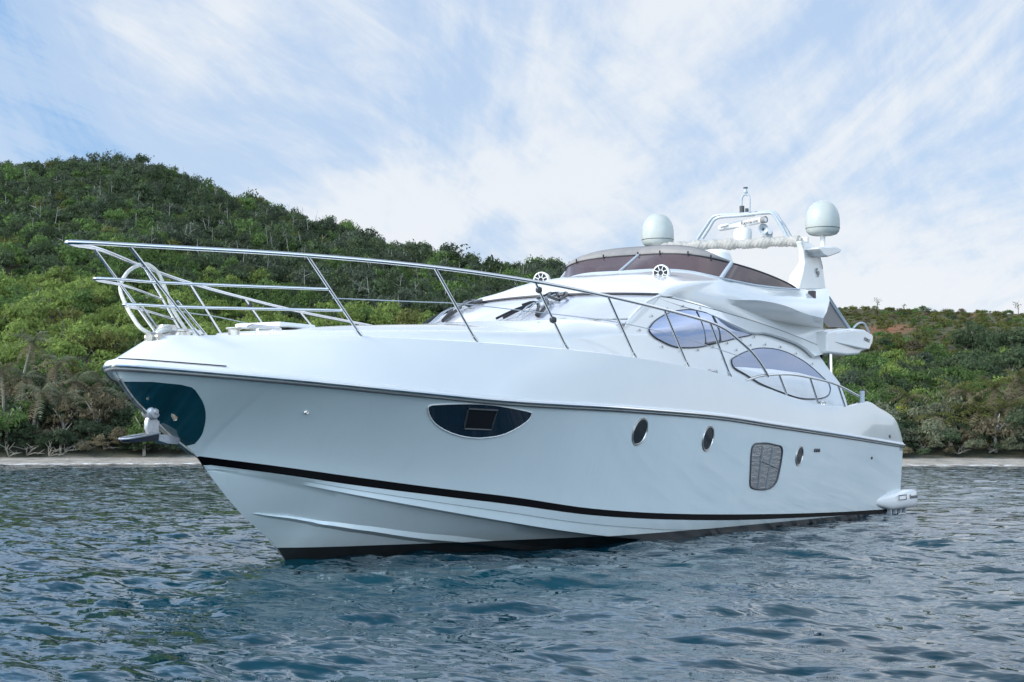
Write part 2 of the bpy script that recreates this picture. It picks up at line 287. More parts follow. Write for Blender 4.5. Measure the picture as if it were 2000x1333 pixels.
def hull_paint():
    m = mat('hull_paint', (.74, .77, .78), .13, coat=.7); t, b = bsdf(m)
    g = nd(t, 'ShaderNodeNewGeometry'); s = nd(t, 'ShaderNodeSeparateXYZ'); t.links.new(g.outputs['Position'], s.inputs[0])
    lim = mth(t, 'MAXIMUM', mth(t, 'MULTIPLY_ADD', s.outputs[0], -.005, .165), .015)     # the antifouling line rises towards the stem
    k = mth(t, 'GREATER_THAN', lim, s.outputs[2])
    f = noise(t, g.outputs['Position'], .7, 6)
    white = ramp(t, f, [(.3, (.66, .735, .755)), (.7, (.70, .77, .79))])  # cyan of the reflected water tinted into the white
    mp = nd(t, 'ShaderNodeMapping'); mp.inputs['Scale'].default_value = (9, 9, .45); t.links.new(g.outputs['Position'], mp.inputs[0])
    run = ramp(t, noise(t, mp.outputs[0], 1.0, 4, .6), [(.52, (0, 0, 0)), (.78, (1, 1, 1))])                       # faint drain and salt runs
    white = mixc(t, mth(t, 'MULTIPLY', run, .10), white, (.50, .53, .50))
    scum = mth(t, 'MULTIPLY', mth(t, 'SUBTRACT', 1.0, mth(t, 'MULTIPLY', mth(t, 'SUBTRACT', s.outputs[2], lim), 5.5), clamp=True), noise(t, g.outputs['Position'], 3.0, 5, .7))
    white = mixc(t, mth(t, 'MULTIPLY', scum, .55), white, (.40, .38, .28))                                          # weed and scum line over the boot top
    t.links.new(mixc(t, k, white, mixc(t, noise(t, g.outputs['Position'], 6.0, 5, .7), (.008, .009, .012), (.035, .035, .032))), b.inputs['Base Color'])
    t.links.new(mth(t, 'MULTIPLY_ADD', k, .3, mth(t, 'MULTIPLY_ADD', f, .08, .07)), b.inputs['Roughness'])
    bn = nd(t, 'ShaderNodeBump'); bn.inputs['Strength'].default_value = .022; bn.inputs['Distance'].default_value = .05
    t.links.new(noise(t, g.outputs['Position'], .55, 2), bn.inputs['Height']); t.links.new(bn.outputs[0], b.inputs['Normal'])
    return m
M['hull'] = hull_paint()
M['stripe'] = mat('black_stripe', (.003, .003, .004), .5, spec=.05)
M['steel'] = mat('polished_steel', (.72, .73, .74), .10, 1.)
M['steelr'] = varied(mat('weathered_steel', (.6, .6, .6), .25, 1.), (.42, .38, .33), (.70, .69, .66), 9, 5, (.15, .45))
M['plate'] = varied(mat('mirror_plate', (.45, .5, .5), .05, 1.), (.30, .37, .38), (.40, .47, .48), 5, 4, (.03, .10))
M['alu'] = mat('white_painted_tube', (.40, .445, .49), .25)
M['black'] = mat('black_plastic', (.012, .012, .014), .35)
M['rubber'] = mat('dark_trim', (.02, .02, .024), .45)
M['hglass'] = mat('dark_hull_glass', (.010, .020, .034), .03, spec=1.0, coat=.5)
M['pglass'] = mat('porthole_glass', (.01, .014, .018), .06)
M['sglass'] = mat('mirror_side_glass', (.31, .37, .52), .045, .85)
M['sdark'] = mat('dark_side_glass', (.16, .19, .25), .05, .7)
M['vglass'] = mat('mirror_vent_glass', (.40, .42, .44), .05, .9)
M['dgrille'] = mat('vent_bar_grey', (.20, .215, .23), .35)
def rippled(m):
    t, b = bsdf(m); g = nd(t, 'ShaderNodeNewGeometry'); mp = nd(t, 'ShaderNodeMapping'); mp.inputs['Scale'].default_value = (2.5, 2.5, 16); mp.inputs['Rotation'].default_value = (0, .25, 0)
    t.links.new(g.outputs['Position'], mp.inputs[0]); bn = nd(t, 'ShaderNodeBump'); bn.inputs['Strength'].default_value = .3; bn.inputs['Distance'].default_value = .05
    t.links.new(noise(t, mp.outputs[0], 1.3, 3, .6, .8), bn.inputs['Height']); t.links.new(bn.outputs[0], b.inputs['Normal'])
rippled(M['vglass'])
M['blind'] = varied(mat('cream_blind', (.7, .66, .6), .22), (.66, .67, .69), (.74, .75, .76), 2, 4)  # brightness of the reflected horizon sky put into this colour
M['dome'] = varied(mat('dome_white', (.52, .55, .525), .35), (.40, .435, .41), (.46, .485, .46), 3, 3)
M['cover'] = varied(mat('windscreen_cover', (.6, .61, .66), .22, coat=.35), (.44, .455, .52), (.56, .565, .60), 1.1, 5, (.14, .32), .06, 2.5, (.6, 1.6, 1.6))
M['canvas'] = varied(mat('white_canvas', (.62, .61, .57), .75), (.31, .305, .285), (.42, .41, .39), 9, 5)
M['greyc'] = varied(mat('grey_canvas', (.33, .32, .32), .6), (.20, .19, .19), (.26, .25, .245), 3, 4)
M['deck'] = mat('nonslip_deck', (.66, .67, .67), .6)
M['teak'] = varied(mat('teak', (.3, .19, .1), .6), (.22, .13, .07), (.36, .24, .14), 14, 5)
M['rope'] = varied(mat('white_rope', (.62, .62, .58), .8), (.5, .5, .46), (.7, .7, .66), 40, 3, None, .6, 60)
M['galv'] = varied(mat('galvanised_anchor', (.5, .51, .54), .36, .6), (.38, .39, .42), (.56, .57, .60), 12, 5)
M['rust'] = varied(mat('rusty_steel', (.4, .25, .15), .6, .3), (.36, .20, .10), (.55, .5, .42), 18, 5)
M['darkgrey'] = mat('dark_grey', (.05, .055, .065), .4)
M['navy'] = mat('dark_blue_paint', (.015, .02, .035), .3)
M['letter'] = mat('letter_grey', (.05, .055, .07), .4)
M['seat'] = mat('white_vinyl', (.7, .7, .69), .45)
def tinted(name, c, dens, rough=.04):
    m = mat(name, c, rough); t, b = bsdf(m); out = t.nodes['Material Output']
    tr = nd(t, 'ShaderNodeBsdfTransparent'); tr.inputs[0].default_value = (.55, .47, .50, 1)
    mx = nd(t, 'ShaderNodeMixShader'); mx.inputs[0].default_value = dens
    t.links.new(tr.outputs[0], mx.inputs[1]); t.links.new(b.outputs[0], mx.inputs[2]); t.links.new(mx.outputs[0], out.inputs[0]); return m
M['fbglass'] = tinted('brown_tinted_screen', (.085, .056, .058), .92, .07)
M['smoke'] = tinted('smoked_curtain', (.16, .16, .18), .8, .3)

# ------------------------------------------------------------------ the yacht
yacht = tag(empty('motor_yacht'), 'large white flybridge motor yacht with black waterline stripe lying at anchor', 'yacht')
XS = sorted(set([round(v, 3) for v in list(np.linspace(0, .3, 9)) + list(np.linspace(.3, 3.4, 40)) + list(np.linspace(3.4, 20.6, 60)) + [1.468, 1.522]]))
XS = np.array(XS); XR0 = T['RUB'][0][0]; XS = np.r_[XR0, XS[XS > XR0 + .004]]
hb = MB()
bs, zs = cSU(XS); br, zr = cRUB(XS); bl, zl = cSL(XS); bc, zch = cCH(XS)
for sg in (-1, 1):
    rows = []
    for k in np.linspace(0, 1, 12):
        z = zs + (zr - zs) * k; b = hull_b(XS, z); b = np.where(k == 0, bs, b)
        rows.append([(x, sg*bb, zz) for x, bb, zz in zip(XS, b, z)])
    hb.grid(rows)
    rows = [[(x, sg*b, z) for x, b, z in zip(XS, bl, zl)]]
    kn = .45                                                     # small knuckle under the stripe
    rows.append([(x, sg*(b + (b2 - b)*kn), z + (z2 - z)*kn) for x, b, z, b2, z2 in zip(XS, bl, zl, bc, zch)])
    st = .018 * np.clip((XS - 1.8) / 1.2, 0, 1)
    rows.append([(x, sg*(b + (b2 - b)*kn - t), z + (z2 - z)*kn - .004) for x, b, z, b2, z2, t in zip(XS, bl, zl, bc, zch, st)])
    rows.append([(x, sg*b, z) for x, b, z in zip(XS, bc, zch)])
    for v in (0, .08, .16, .25, .35, .45, .55, .65, .75, .87, 1):
        b, z = bottom(XS, v); rows.append([(x, sg*bb, zz) for x, bb, zz in zip(XS, b, z)])
    hb.grid(rows)
# transom
tr_ = [(20.6, b, z) for b, z in ((float(br[-1]), float(zr[-1])), (float(bs[-1]), float(zs[-1])), (float(bl[-1]), float(zl[-1])), (float(bc[-1]), float(zch[-1])), (0, float(STEMZ(20.6))))]
hb.add(tr_ + mir(tr_[:-1])[::-1], [tuple(range(9))])
hull = hb.build('hull', M['hull'], yacht, sharp=28)
sb = MB()
for sg in (-1, 1):
    m = XS > 1.46
    sb.grid([[(x, sg*(b + (b2 - b)*k + .003), z + (z2 - z)*k) for x, b, z, b2, z2 in zip(XS[m], bs[m], zs[m], bl[m], zl[m])] for k in (0, .5, 1)])
sb.build('waterline_stripe', M['stripe'], hull)
# spray rails
rb = MB()
SP = smooth([(2.39, .83), (2.45, .80), (2.691, .674), (2.929, .565), (3.28, .424), (3.701, .354), (4.183, .319), (4.677, .293), (5.188, .267), (6.5, .25), (8, .25)], 6)
for sg in (-1, 1):
    up = []; ed = []; lo = []
    for i, (x, v) in enumerate([(p[0], p[1]) for p in [(a[0], a[1], 0) for a in SP]]):
        k = min(1, i / 14); b0, z0 = bottom(x, max(v - .075*k, 0)); b1, z1 = bottom(x, v); b2, z2 = bottom(x, v + .02)
        up.append((x, sg*(float(b0) + .001), float(z0))); ed.append((x, sg*(float(b1) + .001 + .085*k), float(z1) + .02*k)); lo.append((x, sg*(float(b2) + .001), float(z2) + .005*k))
    rb.grid([up, ed, lo])
rb.build('spray_rail', M['hull'], hull, sharp=25)

# rub rail moulding with its steel strip
tt = np.r_[np.linspace(XR0, .3, 12), np.linspace(.36, 20.6, 110)]
rbx, rbz = cRUB(tt)
path = [(x, -b, z) for x, b, z in zip(tt, rbx, rbz)]; full = path[::-1] + mir(path)[1:]
def offset(pts, out, up):
    P = np.array(pts); d = np.gradient(P, axis=0); n = np.stack([d[:, 1], -d[:, 0]], 1); n /= np.linalg.norm(n, axis=1)[:, None]
    s = np.sign((n * P[:, :2]).sum(1)); n *= np.where(np.abs(P[:, 1]) < .3, 1, 1)[:, None]
    ref = n[0] * np.sign(n[0] @ P[0, :2])
    n *= 1 if n[0] @ P[0, :2] * 0 + n[0, 1] * P[0, 1] > 0 else -1
    return [(p[0] + out*m[0], p[1] + out*m[1], p[2] + up) for p, m in zip(P, n)]
rub = MB().tube(offset(full, -.014, .03), [.034 + .016*math.exp(-p[0]/2.2) for p in full], 10, flat=1.25).build('rub_moulding', M['gel'], hull)
MB().tube(offset(full, .030, .016), .019, 8).build('steel_rub_strip', M['steel'], hull)
MB().tube(offset(full, .010, -.034), .009, 6).build('rub_groove', M['rubber'], hull)  # thin dark line run along under the steel strip

# bulwark and foredeck
dP = smooth(T['DECK'], 5); dX = np.array([p[0] for p in dP])
def deck_at(i): return dP[i]
bw = MB(); rowA = []; rowB = []
for p in dP:
    xd = p[0]; xr = xd
    for _ in range(40): xr = max(xd - .70 * math.exp(-xr / 1.3), 0)
    xr = min(max(xr, XR0), 20.6); b, z = cRUB(xr); rowA.append((xr, -float(b), float(z) + .06 if xr < 20 else float(z) + .03)); rowB.append(p)
rows = []
for k in np.linspace(0, 1, 9):
    r = []
    for a, b in zip(rowA, rowB):
        h = max(b[2] - a[2], 0); bul = math.sin(math.pi * k) * .012 * min(1, h / .4) * min(1, max(a[0] - .2, 0) / 2)
        q = lerp(a, b, k); r.append((q[0], q[1] - bul, q[2] + bul * .25))
    rows.append(r)
inner = [(p[0], min(p[1] + .035, 0), p[2] + .012) for p in rowB]; inn2 = [(p[0] + (.05 if p[0] < 1 else 0), min(p[1] + .085, 0), p[2] - .0) for p in rowB]
dz = pchip([0, 2, 6, 9, 12, 16, 21], [.02, .03, .10, .25, .35, .45, .45])
dk = [(p[0] + (.06 if p[0] < 1 else 0), min(p[1] + .11, 0), p[2] - float(dz(p[0])) * (1 if p[0] < 20 else .2)) for p in rowB]
dc = [(p[0], 0, p[2] + .02 * 0) for p in dk]
for sg in (1, -1):
    R = rows + [inner, inn2, dk]
    bw.grid([[(p[0], sg*p[1], p[2]) for p in r] for r in R])
bulw = bw.build('bulwark', M['gel'], yacht, sharp=32)
MB().grid([dk, dc, mir(dk)]).build('deck', M['deck'], yacht)
bx = MB()                                                        # stern face above the rub rail
sp = [p for p in rowB if p[0] > 19.0]
bx.grid([sp, mir(sp)]).build('stern_coaming', M['gel'], yacht)

gs = [lerp(a, b, .10) for a, b in zip(rowA, rowB)]
MB().tube([(p[0] - .004, p[1] - .012, p[2] + .006) for p in gs if .12 < p[0] < 1.05], .007, 6).build('bow_scuff_strip', M['rubber'], bulw)

# decals on the topsides
def on_hull(P, off, sg=-1): 
    return [(x, sg * (float(hull_b(x, z)) + off), z) for x, z in P]
def hull_fan(name, poly, off, m, parent, sg=-1, bulge=0, lev=(0, .3, .55, .75, .9, 1), centre=None):
    P = np.array(poly); c = np.array(centre) if centre is not None else P.mean(0)
    rows = []
    for t in lev:
        rows.append([(c[0] + (p[0]-c[0])*max(t, .002), sg*(float(hull_b(c[0] + (p[0]-c[0])*t, c[1] + (p[1]-c[1])*t)) + off + bulge*(1-t*t)), c[1] + (p[1]-c[1])*max(t, .002)) for p in P])
    return MB().grid(rows, True).build(name, m, parent)
def dens(P, n=5, closed=True): return [(p[0], p[1]) for p in smooth([(a, b, 0) for a, b in P], n, closed)]
for sg in (-1, 1):
    w = empty('hull_window', (4.35, sg*1.75, 1.75), yacht); w.matrix_parent_inverse = Matrix.Identity(4)
    ow = lambda o: o
    base = dens(T2['HWIN'], 4)
    def sub(o, par):
        o.parent = par; o.matrix_parent_inverse = Matrix.Translation(-Vector(par.location)); return o
    sub(hull_fan('glass', base, .006, M['hglass'], None, sg), w)
    ring = on_hull(base, .006, sg); sub(MB().tube(ring + ring[:1], .009, 8, False).build('frame', M['gel'], None), w)
    pn = T2['HPANE']; pr = []
    for i in range(4): pr += [tuple(np.array(pn[i]) + (np.array(pn[(i+1) % 4]) - np.array(pn[i])) * t) for t in (0, .25, .5, .75)]
    sub(hull_fan('opening_pane', pr, .012, M['black'], None, sg), w)
    rr = on_hull(pr, .014, sg); sub(MB().tube(rr + rr[:1], .013, 6, False).build('pane_frame', M['darkgrey'], None), w)
    for cx_, cz_ in T2['PORT']:
        p = empty('porthole', (cx_, sg*float(hull_b(cx_, cz_)), cz_), yacht)
        r0 = .195 if cx_ < 13 else .17
        e = [(cx_ + r0*math.cos(a)*1.0, cz_ + r0*math.sin(a)) for a in np.linspace(0, 2*math.pi, 33)[:-1]]
        e2 = [(cx_ + (q[0]-cx_)*.92, cz_ + (q[1]-cz_)*.92) for q in e]
        er = on_hull(e, .006, sg); sub(MB().tube(er + er[:1], .009, 8, False).build('rim', M['steelr'], None), p)
        sub(MB().grid([on_hull(e, .004, sg), on_hull(e2, .003, sg)], True).build('reveal', M['darkgrey'], None), p)
        e3 = on_hull(e2, .006, sg); sub(MB().tube(e3 + e3[:1], .008, 6, False).build('inner_rim', M['steel'], None), p)
        sub(hull_fan('glass', e2, .0035, M['pglass'], None, sg), p)
    v = empty('vent_window', (12.6, sg*2.6, 1.1), yacht); base = dens(T2['VENT'], 3)
    sub(hull_fan('glass', base, .004, M['vglass'], None, sg), v)
    ring = on_hull(base, .006, sg); sub(MB().tube(ring + ring[:1], .016, 8, False).build('frame', M['darkgrey'], None), v)
    vb = T2['VBAR']
    for a, b in ((0, 1), (2, 3), (4, 5)):
        L = [(vb[a][0] + (vb[b][0]-vb[a][0])*t, vb[a][1] + (vb[b][1]-vb[a][1])*t) for t in np.linspace(0, 1, 8)]
        sub(MB().tube(on_hull(L, .002, sg), .019, 6, True, flat=1.0).build('bar', M['dgrille'], None), v)
    for fx, fz in T2['FIT']:
        r = .03 if fx < 3 or fx > 18 else .035
        y = sg * float(hull_b(fx, fz))
        MB().lathe([(.012, .02), (r*.9, .02), (r, .012), (r, -.01)], (fx, y, fz), (0, sg, 0), 14).build('skin_fitting', M['darkgrey' if fx > 3 else 'steel'], yacht)
    # polished bow plate with the stem iron
pl = MB()
for sg in (-1, 1):
    P = np.array([(.208 + .02, 2.173)] + T2['PLATE'] + [(1.234, 1.446)]); P = np.array(dens([tuple(p) for p in P], 4, False))
    # columns run from the stem to the outline at equal height
    zz = np.linspace(2.172, 1.437, 26); rows = []
    xo = []
    upto = np.argmax(P[:, 0])
    for z in zz:
        a = P[:upto+1]; b_ = P[upto:]
        c = [np.interp(-z, -a[:, 1], a[:, 0])] if z >= P[upto, 1] else [np.interp(-z, -b_[:, 1], b_[:, 0])]
        xo.append(c[0])
    xs0 = np.interp(zz, [p[2] for p in T['STEM']][:9][::-1], [p[0] for p in T['STEM']][:9][::-1])
    for k in np.linspace(0, 1, 12):
        r = []
        for z, a, b_ in zip(zz, xs0, xo):
            x = a + (b_ - a) * k; r.append((x, sg * (float(hull_b(x, z)) + .005), z))
        rows.append(r)
    pl.grid(rows)
plate = pl.build('bow_plate', M['plate'], yacht)
stem = [(x - .012, 0, z) for x, z in zip(np.interp(np.linspace(2.2, 1.36, 14), [p[2] for p in T['STEM']][:9][::-1], [p[0] for p in T['STEM']][:9][::-1]), np.linspace(2.2, 1.36, 14))]
MB().tube(stem, .028, 10).build('stem_band', M['steelr'], plate)

# swim platform at the stern
PX = np.linspace(18.55, 21.55, 26)
def pod(x):
    t = (x - 18.55) / 3.0
    w = .21 * math.sin(math.pi * min(1, t * 1.6) / 2)**.8 if t < .62 else .21 * (1 - .35 * max(0, (t - .85) / .15)**2)
    top = .30 + .15 * min(1, t * 1.8) + (.04 * math.sin(math.pi * min(max((t - .55) / .45, 0), 1))); bot = .30 - .21 * min(1, t * 2.6)**.8 + (.10 * max(0, (t - .9) / .1))
    return w, top, bot
for sg in (-1, 1):
    pm = MB(); rows = []
    for x in PX:
        w, top, bot = pod(x); c = (top + bot) / 2; hh = (top - bot) / 2
        rows.append([(x, sg * (2.44 + w * (abs(math.cos(a))**.75 * (1 if math.cos(a) > 0 else -1) * .5 + .5) * 1.25), c + hh * (abs(math.sin(a))**.75) * (1 if math.sin(a) > 0 else -1)) for a in np.linspace(0, 2*math.pi, 25)[:-1]])
    pm.grid(rows, True); pm.add(rows[-1], [tuple(range(24))]); pm.add(rows[0], [tuple(range(24))])
    po = pm.build('platform_moulding', M['gel'], yacht, sharp=50)
    for i in range(4): MB().box((19.75 + i*.33, sg*2.55, .06), .05, .1, .13).build('drain_fin', M['alu'], po)
MB().box((20.95, 0, .34), 1.15, 4.85, .16).build('swim_platform', M['teak'], yacht, bevel=.03)

# coachroof in front of the windscreen
shb = pchip([p[0] for p in T['SH']], [-p[1] for p in T['SH']]); shz = pchip([p[0] for p in T['SH']], [p[2] for p in T['SH']])
ttz = pchip([2.0] + [p[0] for p in T['TT']], [2.79] + [p[2] for p in T['TT']])
tx = np.r_[np.linspace(2.18, 3, 10), np.linspace(3.15, 9.6, 30)]
ck = MB(); rows = [[] for _ in range(9)]
lowy = lambda z: -(2.2 - .33*(z - 2.6))
for x in tx:
    b = float(shb(min(x, 8.5))) + max(0, x - 8.5) * .02; z = float(shz(min(x, 8.5))) + max(0, x - 8.5) * .05; tz = max(float(ttz(x)), z + .01)
    dzk = np.interp(x, [p[0] for p in dk], [p[2] for p in dk]); t = min(max((x - 6.6) / 1.8, 0), 1); t2 = min(max((x - 6.2) / 2.0, 0), 1); t2 = t2*t2*(3 - 2*t2)
    for i, (bb, zz) in enumerate(((b + .10, dzk - .05), (b + .055, z - .10), (b + .03, z - .035), (b, z), (b*.93, z + (tz-z)*.12), (b*.75, z + (tz-z)*.40), (b*.5, z + (tz-z)*.72), (b*.25, z + (tz-z)*.93), (0, tz))):
        if i < 4: bb = bb + (-lowy(zz) + .004 - bb)*t
        else: zz = zz + (max(3.325 + .012*bb*bb, zz) - zz)*t2*(.55 if i == 4 else 1)
        rows[i].append((x, -bb, zz))
full = [[(p[0], p[1], p[2]) for p in r] for r in rows] + [mir(r) for r in rows[:-1][::-1]]
ck.grid(full); ck.add([r[0] for r in full], [tuple(range(len(full)))])
coach = ck.build('coachroof', M['gel'], yacht, sharp=50)

# cabin sides
WALLN = Vector((0, -1, .33)).normalized()
wp = T['WALL']; lowy = lambda z: -(2.2 - .33*(z - 2.6))
wall_poly = [(9.2, lowy(2.3), 2.3)] + wp + [(18.3, lowy(2.0), 2.0), (14, lowy(2.0), 2.0)]
for sg in (-1, 1):
    P = wall_poly if sg < 0 else mir(wall_poly)
    cs = MB().add(P, [tuple(range(len(P)))]).build('cabin_side', M['gel'], yacht)
    N = np.array([0, sg*abs(WALLN.y), WALLN.z])
    for key, m1 in (('WIN1', 'sglass'), ('WIN2', 'sglass')):
        Q = np.array(smooth(T[key] if sg < 0 else mir(T[key]), 3, True)); c = Q.mean(0)
        w = empty('side_window', tuple(c), yacht)
        g = MB(); fan(g, c + N*.022, Q + N*.022, (0, .2, .4, .6, .8, .92, 1), .05 if key == 'WIN1' else .012, N); sub(g.build('glass', M[m1], None), w)
        ring = [tuple(q) for q in Q + N*.022]; sub(MB().tube(ring + ring[:1], .009, 8, False).build('frame', M['rubber'], None), w)
        if key == 'WIN1':
            # darker sliding part towards the stern with its two black posts
            a0, a1 = (np.array(p) for p in (T['MUL1'] if sg < 0 else mir(T['MUL1']))); b0, b1 = (np.array(p) for p in (T['MUL2'] if sg < 0 else mir(T['MUL2'])))
            for p0, p1 in ((a0, a1), (b0, b1)):
                L = [tuple(p0 + (p1-p0)*t + N*(.026 + .035*math.sin(math.pi*t))) for t in np.linspace(.03, .98, 8)]
                sub(MB().tube(L, .017, 8).build('mullion', M['black'], None), w)
            sub(MB().tube([tuple(a1*.97 + a0*.03 + N*.035), tuple(b1*.97 + b0*.03 + N*.035)], .022, 8).build('catch_rail', M['black'], None), w)
        else:                                                    # pale panel standing in for bright sky reflected in the lower glass
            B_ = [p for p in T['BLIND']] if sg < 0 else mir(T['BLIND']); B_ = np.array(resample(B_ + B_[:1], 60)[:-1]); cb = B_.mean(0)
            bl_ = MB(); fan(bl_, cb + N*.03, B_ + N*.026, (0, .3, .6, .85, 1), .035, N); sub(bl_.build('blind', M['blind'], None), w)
    # snap studs round the windows
    st = MB()
    for key, k in (('WIN1', 1.17), ('WIN2', 1.15)):
        Q = resample(smooth((T[key] if sg < 0 else mir(T[key])), 3, True), 16); c = Q.mean(0)
        for q in Q[:-1]:
            p = c + (q - c) * k; p = p + N*.02
            if key == 'WIN2' and p[2] < 2.75: continue
            st.lathe([(.001, .016), (.02, .012), (.022, 0)], p, N, 8)
    st.build('snap_stud', M['steelr'], cs)['kind'] = 'stuff'
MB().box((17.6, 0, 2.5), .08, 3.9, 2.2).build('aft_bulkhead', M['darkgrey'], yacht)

# windscreen under its pale cover
def WT(y): return (10.475 - .30*(1 - (y/1.764)**2), y, 3.905 - .043*(y/1.764)**2)
def WB(y): return (8.2 + .235*y*y, y*1.0, 3.335 + .012*y*y)
YS = np.linspace(-1, 1, 29)
def ws(u, v):
    a = WB(u*1.93); b = WT(u*1.78); q = lerp(a, b, v); bu = .05 * math.sin(math.pi*v)
    return (q[0] - bu*.5, q[1], q[2] + bu)
wsc = empty('windscreen', (9.2, 0, 3.4), yacht)
sub(MB().grid([[ws(u, v) for u in YS] for v in np.r_[-.14, np.linspace(0, 1, 9)]]).build('sun_cover', M['cover'], None), wsc)
sub(MB().tube([tuple(np.array(ws(u, 1)) + (-.02, 0, .012)) for u in YS], .026, 8).build('top_trim', M['rubber'], None), wsc)
sub(MB().tube([tuple(np.array(ws(u, 0)) + (-.02, 0, .004)) for u in YS], .014, 8).build('bottom_trim', M['steelr'], None), wsc)
for s in (-1, 1): sub(MB().tube([tuple(np.array(ws(s, v)) + (0, s*.012, 0)) for v in np.linspace(0, 1, 9)], .022, 8).build('side_trim', M['gel'], None), wsc)
for yc in (-.19, .80):
    def wpt(du, v, h):
        p = ws(yc + du, v); return (p[0] - h*.5, p[1], p[2] + h)
    wi = sub(MB().tube([wpt(-.02, .02, .05), wpt(.0, .25, .09), wpt(.06, .75, .08), wpt(.09, .98, .06)], .014, 6).tube([wpt(-.06, .02, .05), wpt(-.04, .3, .10), wpt(.03, .8, .08), wpt(.06, .98, .06)], .012, 6).build('wiper', M['alu'], None), wsc)
    wk = MB()
    for L, r in (([(-.17, .08, .04), (-.10, .40, .06), (.0, .56, .06), (.10, .62, .07), (.15, .70, .06)], .03), ([(-.15, .10, .04), (-.03, .38, .07), (.06, .45, .07), (.13, .40, .05)], .026),
                 ([(-.13, .55, .05), (-.08, .78, .06), (.0, .92, .06), (.05, .97, .05)], .026), ([(-.13, .55, .05), (-.02, .60, .09), (.07, .78, .09), (.10, .96, .06)], .022),
                 ([(.0, .35, .07), (.06, .22, .06), (.11, .06, .04)], .022), ([(.03, .38, .07), (.10, .26, .06), (.17, .05, .04)], .020), ([(.08, .80, .06), (.12, .86, .08), (.17, .84, .05)], .026), ([(-.05, .70, .06), (.03, .80, .09), (.10, .70, .07)], .026)):
        wk.tube(smooth([wpt(*q) for q in L], 4), r, 6)
    wb = wk.build('blade', M['black'], None); wb.parent = wi; wb.matrix_parent_inverse = wi.matrix_parent_inverse.copy() if False else Matrix.Identity(4)

for sg in (-1, 1):
    A_ = [ws(sg, v) for v in np.linspace(-.04, 1, 14)]; B_ = [tuple(p) for p in resample(wp[0:5], 14)]; B_ = [(p[0] + .06, (p[1] - .006)*(-sg), p[2]) for p in B_]
    pm_ = MB().grid([[(p[0]-.015, p[1]*1.004, p[2]+.01) for p in A_], [(lerp(p, q, .5)[0] - .02, lerp(p, q, .5)[1]*1.012, lerp(p, q, .5)[2]) for p, q in zip(A_, B_)], B_])
    pm_.build('screen_pillar', M['gel'], yacht)

# upper moulding: brow, flybridge coaming, scoop and the flange over the side windows
K0 = T['K0']; K1 = T['K1']; Lp = T['L']; Mp = T['M']; Ep = T['E']
front = [(WT(0), K0[0]), (WT(-.35), K0[1]), (WT(-.8), K0[2]), (WT(-1.2), K0[3]), (WT(-1.55), K0[4]), ((10.45, -1.80, 3.865), K0[5]), (K1[1], lerp(K0[5], K0[6], .4)), (lerp(K1[1], K1[2], .55), lerp(K0[5], K0[6], .75))]
sec = []
for b, t in front:
    b = np.array(b) + (0, 0, .03); t = np.array(t); m = b + (t-b)*.45 + np.array((-.10, 0, .10)); q = b + (t-b)*.10 + np.array((-.03, 0, .075))
    n_ = len(sec); s_ = max(0, 1 - max(0, n_ - 3) / 4.5); o_ = lambda x_, z_: np.array((x_*s_, -.04*(1 - s_), z_*s_))
    fr5 = (.10, .32, .45, .62, .8) if n_ < 6 else (.10, .31, .43, .60, .79) if n_ == 6 else (.11, .30, .41, .56, .77)
    sec.append([b] + [b + (t-b)*f_ + o_(*oo) for f_, oo in zip(fr5, ((-.03, .075), (-.09, .10), (-.10, .10), (-.07, .075), (-.03, .03)))] + [t])
for b, mI, l, t in ((K1[2], np.array(lerp(K1[2], K0[6], .28)) + (0, -.04, 0), np.array(lerp(K1[2], K0[6], .38)) + (0, -.06, 0), K0[6]), (K1[3], Mp[1], Lp[1], K0[8]), (K1[4], Mp[2], Lp[2], K0[9]), (K1[5], Mp[3], Lp[3], K0[10]), (K1[6], Mp[4], Lp[4], K0[11])):
    b, mI, l, t = (np.array(p) for p in (b, mI, l, t))
    sec.append([b, b + (mI-b)*.5 + np.array((0, -.03, 0)), mI, l, l + (t-l)*.18 + np.array((0, -.05, .01)), l + (t-l)*.55 + np.array((0, -.07, .0)), t])
rowsM = [smooth([s[i] for s in sec], 6) for i in range(7)]
um = MB()
for sg in (1, -1): um.grid([[(p[0], sg*p[1], p[2]) for p in r] for r in rowsM])
upper = um.build('upper_moulding', M['gel'], yacht, sharp=48)
def sharpen(o, rows_, xmin):                                      # crisp lips along given rows of the loft
    keys = {(round(p[0], 3), round(abs(p[1]), 3), round(p[2], 3)) for r in rows_ for p in r if p[0] > xmin}
    me = o.data; ks = [(round(v.co.x, 3), round(abs(v.co.y), 3), round(v.co.z, 3)) in keys for v in me.vertices]
    for e in me.edges:
        if ks[e.vertices[0]] and ks[e.vertices[1]]: e.use_edge_sharp = True
sharpen(bulw, [rowB], .75); sharpen(upper, [rowsM[3]], 12.9); sharpen(upper, [rowsM[2]], 13.6)
fl = MB()
EE = [Ep[0], Ep[1], Ep[2], Ep[3], Ep[4], Ep[5], Ep[6], Ep[7], Ep[8]]
KK = [K1[0], K1[1], lerp(K1[1], K1[2], .7), lerp(K1[2], K1[3], .45), lerp(K1[2], K1[3], .8), lerp(K1[3], K1[4], .2), lerp(K1[3], K1[4], .85), lerp(K1[4], K1[5], .75), K1[6]]
a, b = smooth(KK, 6), smooth(EE, 6)
for sg in (1, -1):
    m = lambda r: [(p[0], sg*p[1], p[2]) for p in r]
    fl.grid([m(a), m([lerp(p, q, .5) for p, q in zip(a, b)]), m(b), m([(p[0], p[1] + .03, p[2] - .028) for p in b]), m([(p[0] + .05, p[1] + .12, p[2] - .02) for p in b])])
    tip = [K1[6], Ep[9], Ep[8]]; fl.add(m(tip), [(0, 1, 2)])
fl.build('eyebrow_flange', M['gel'], upper, sharp=35)
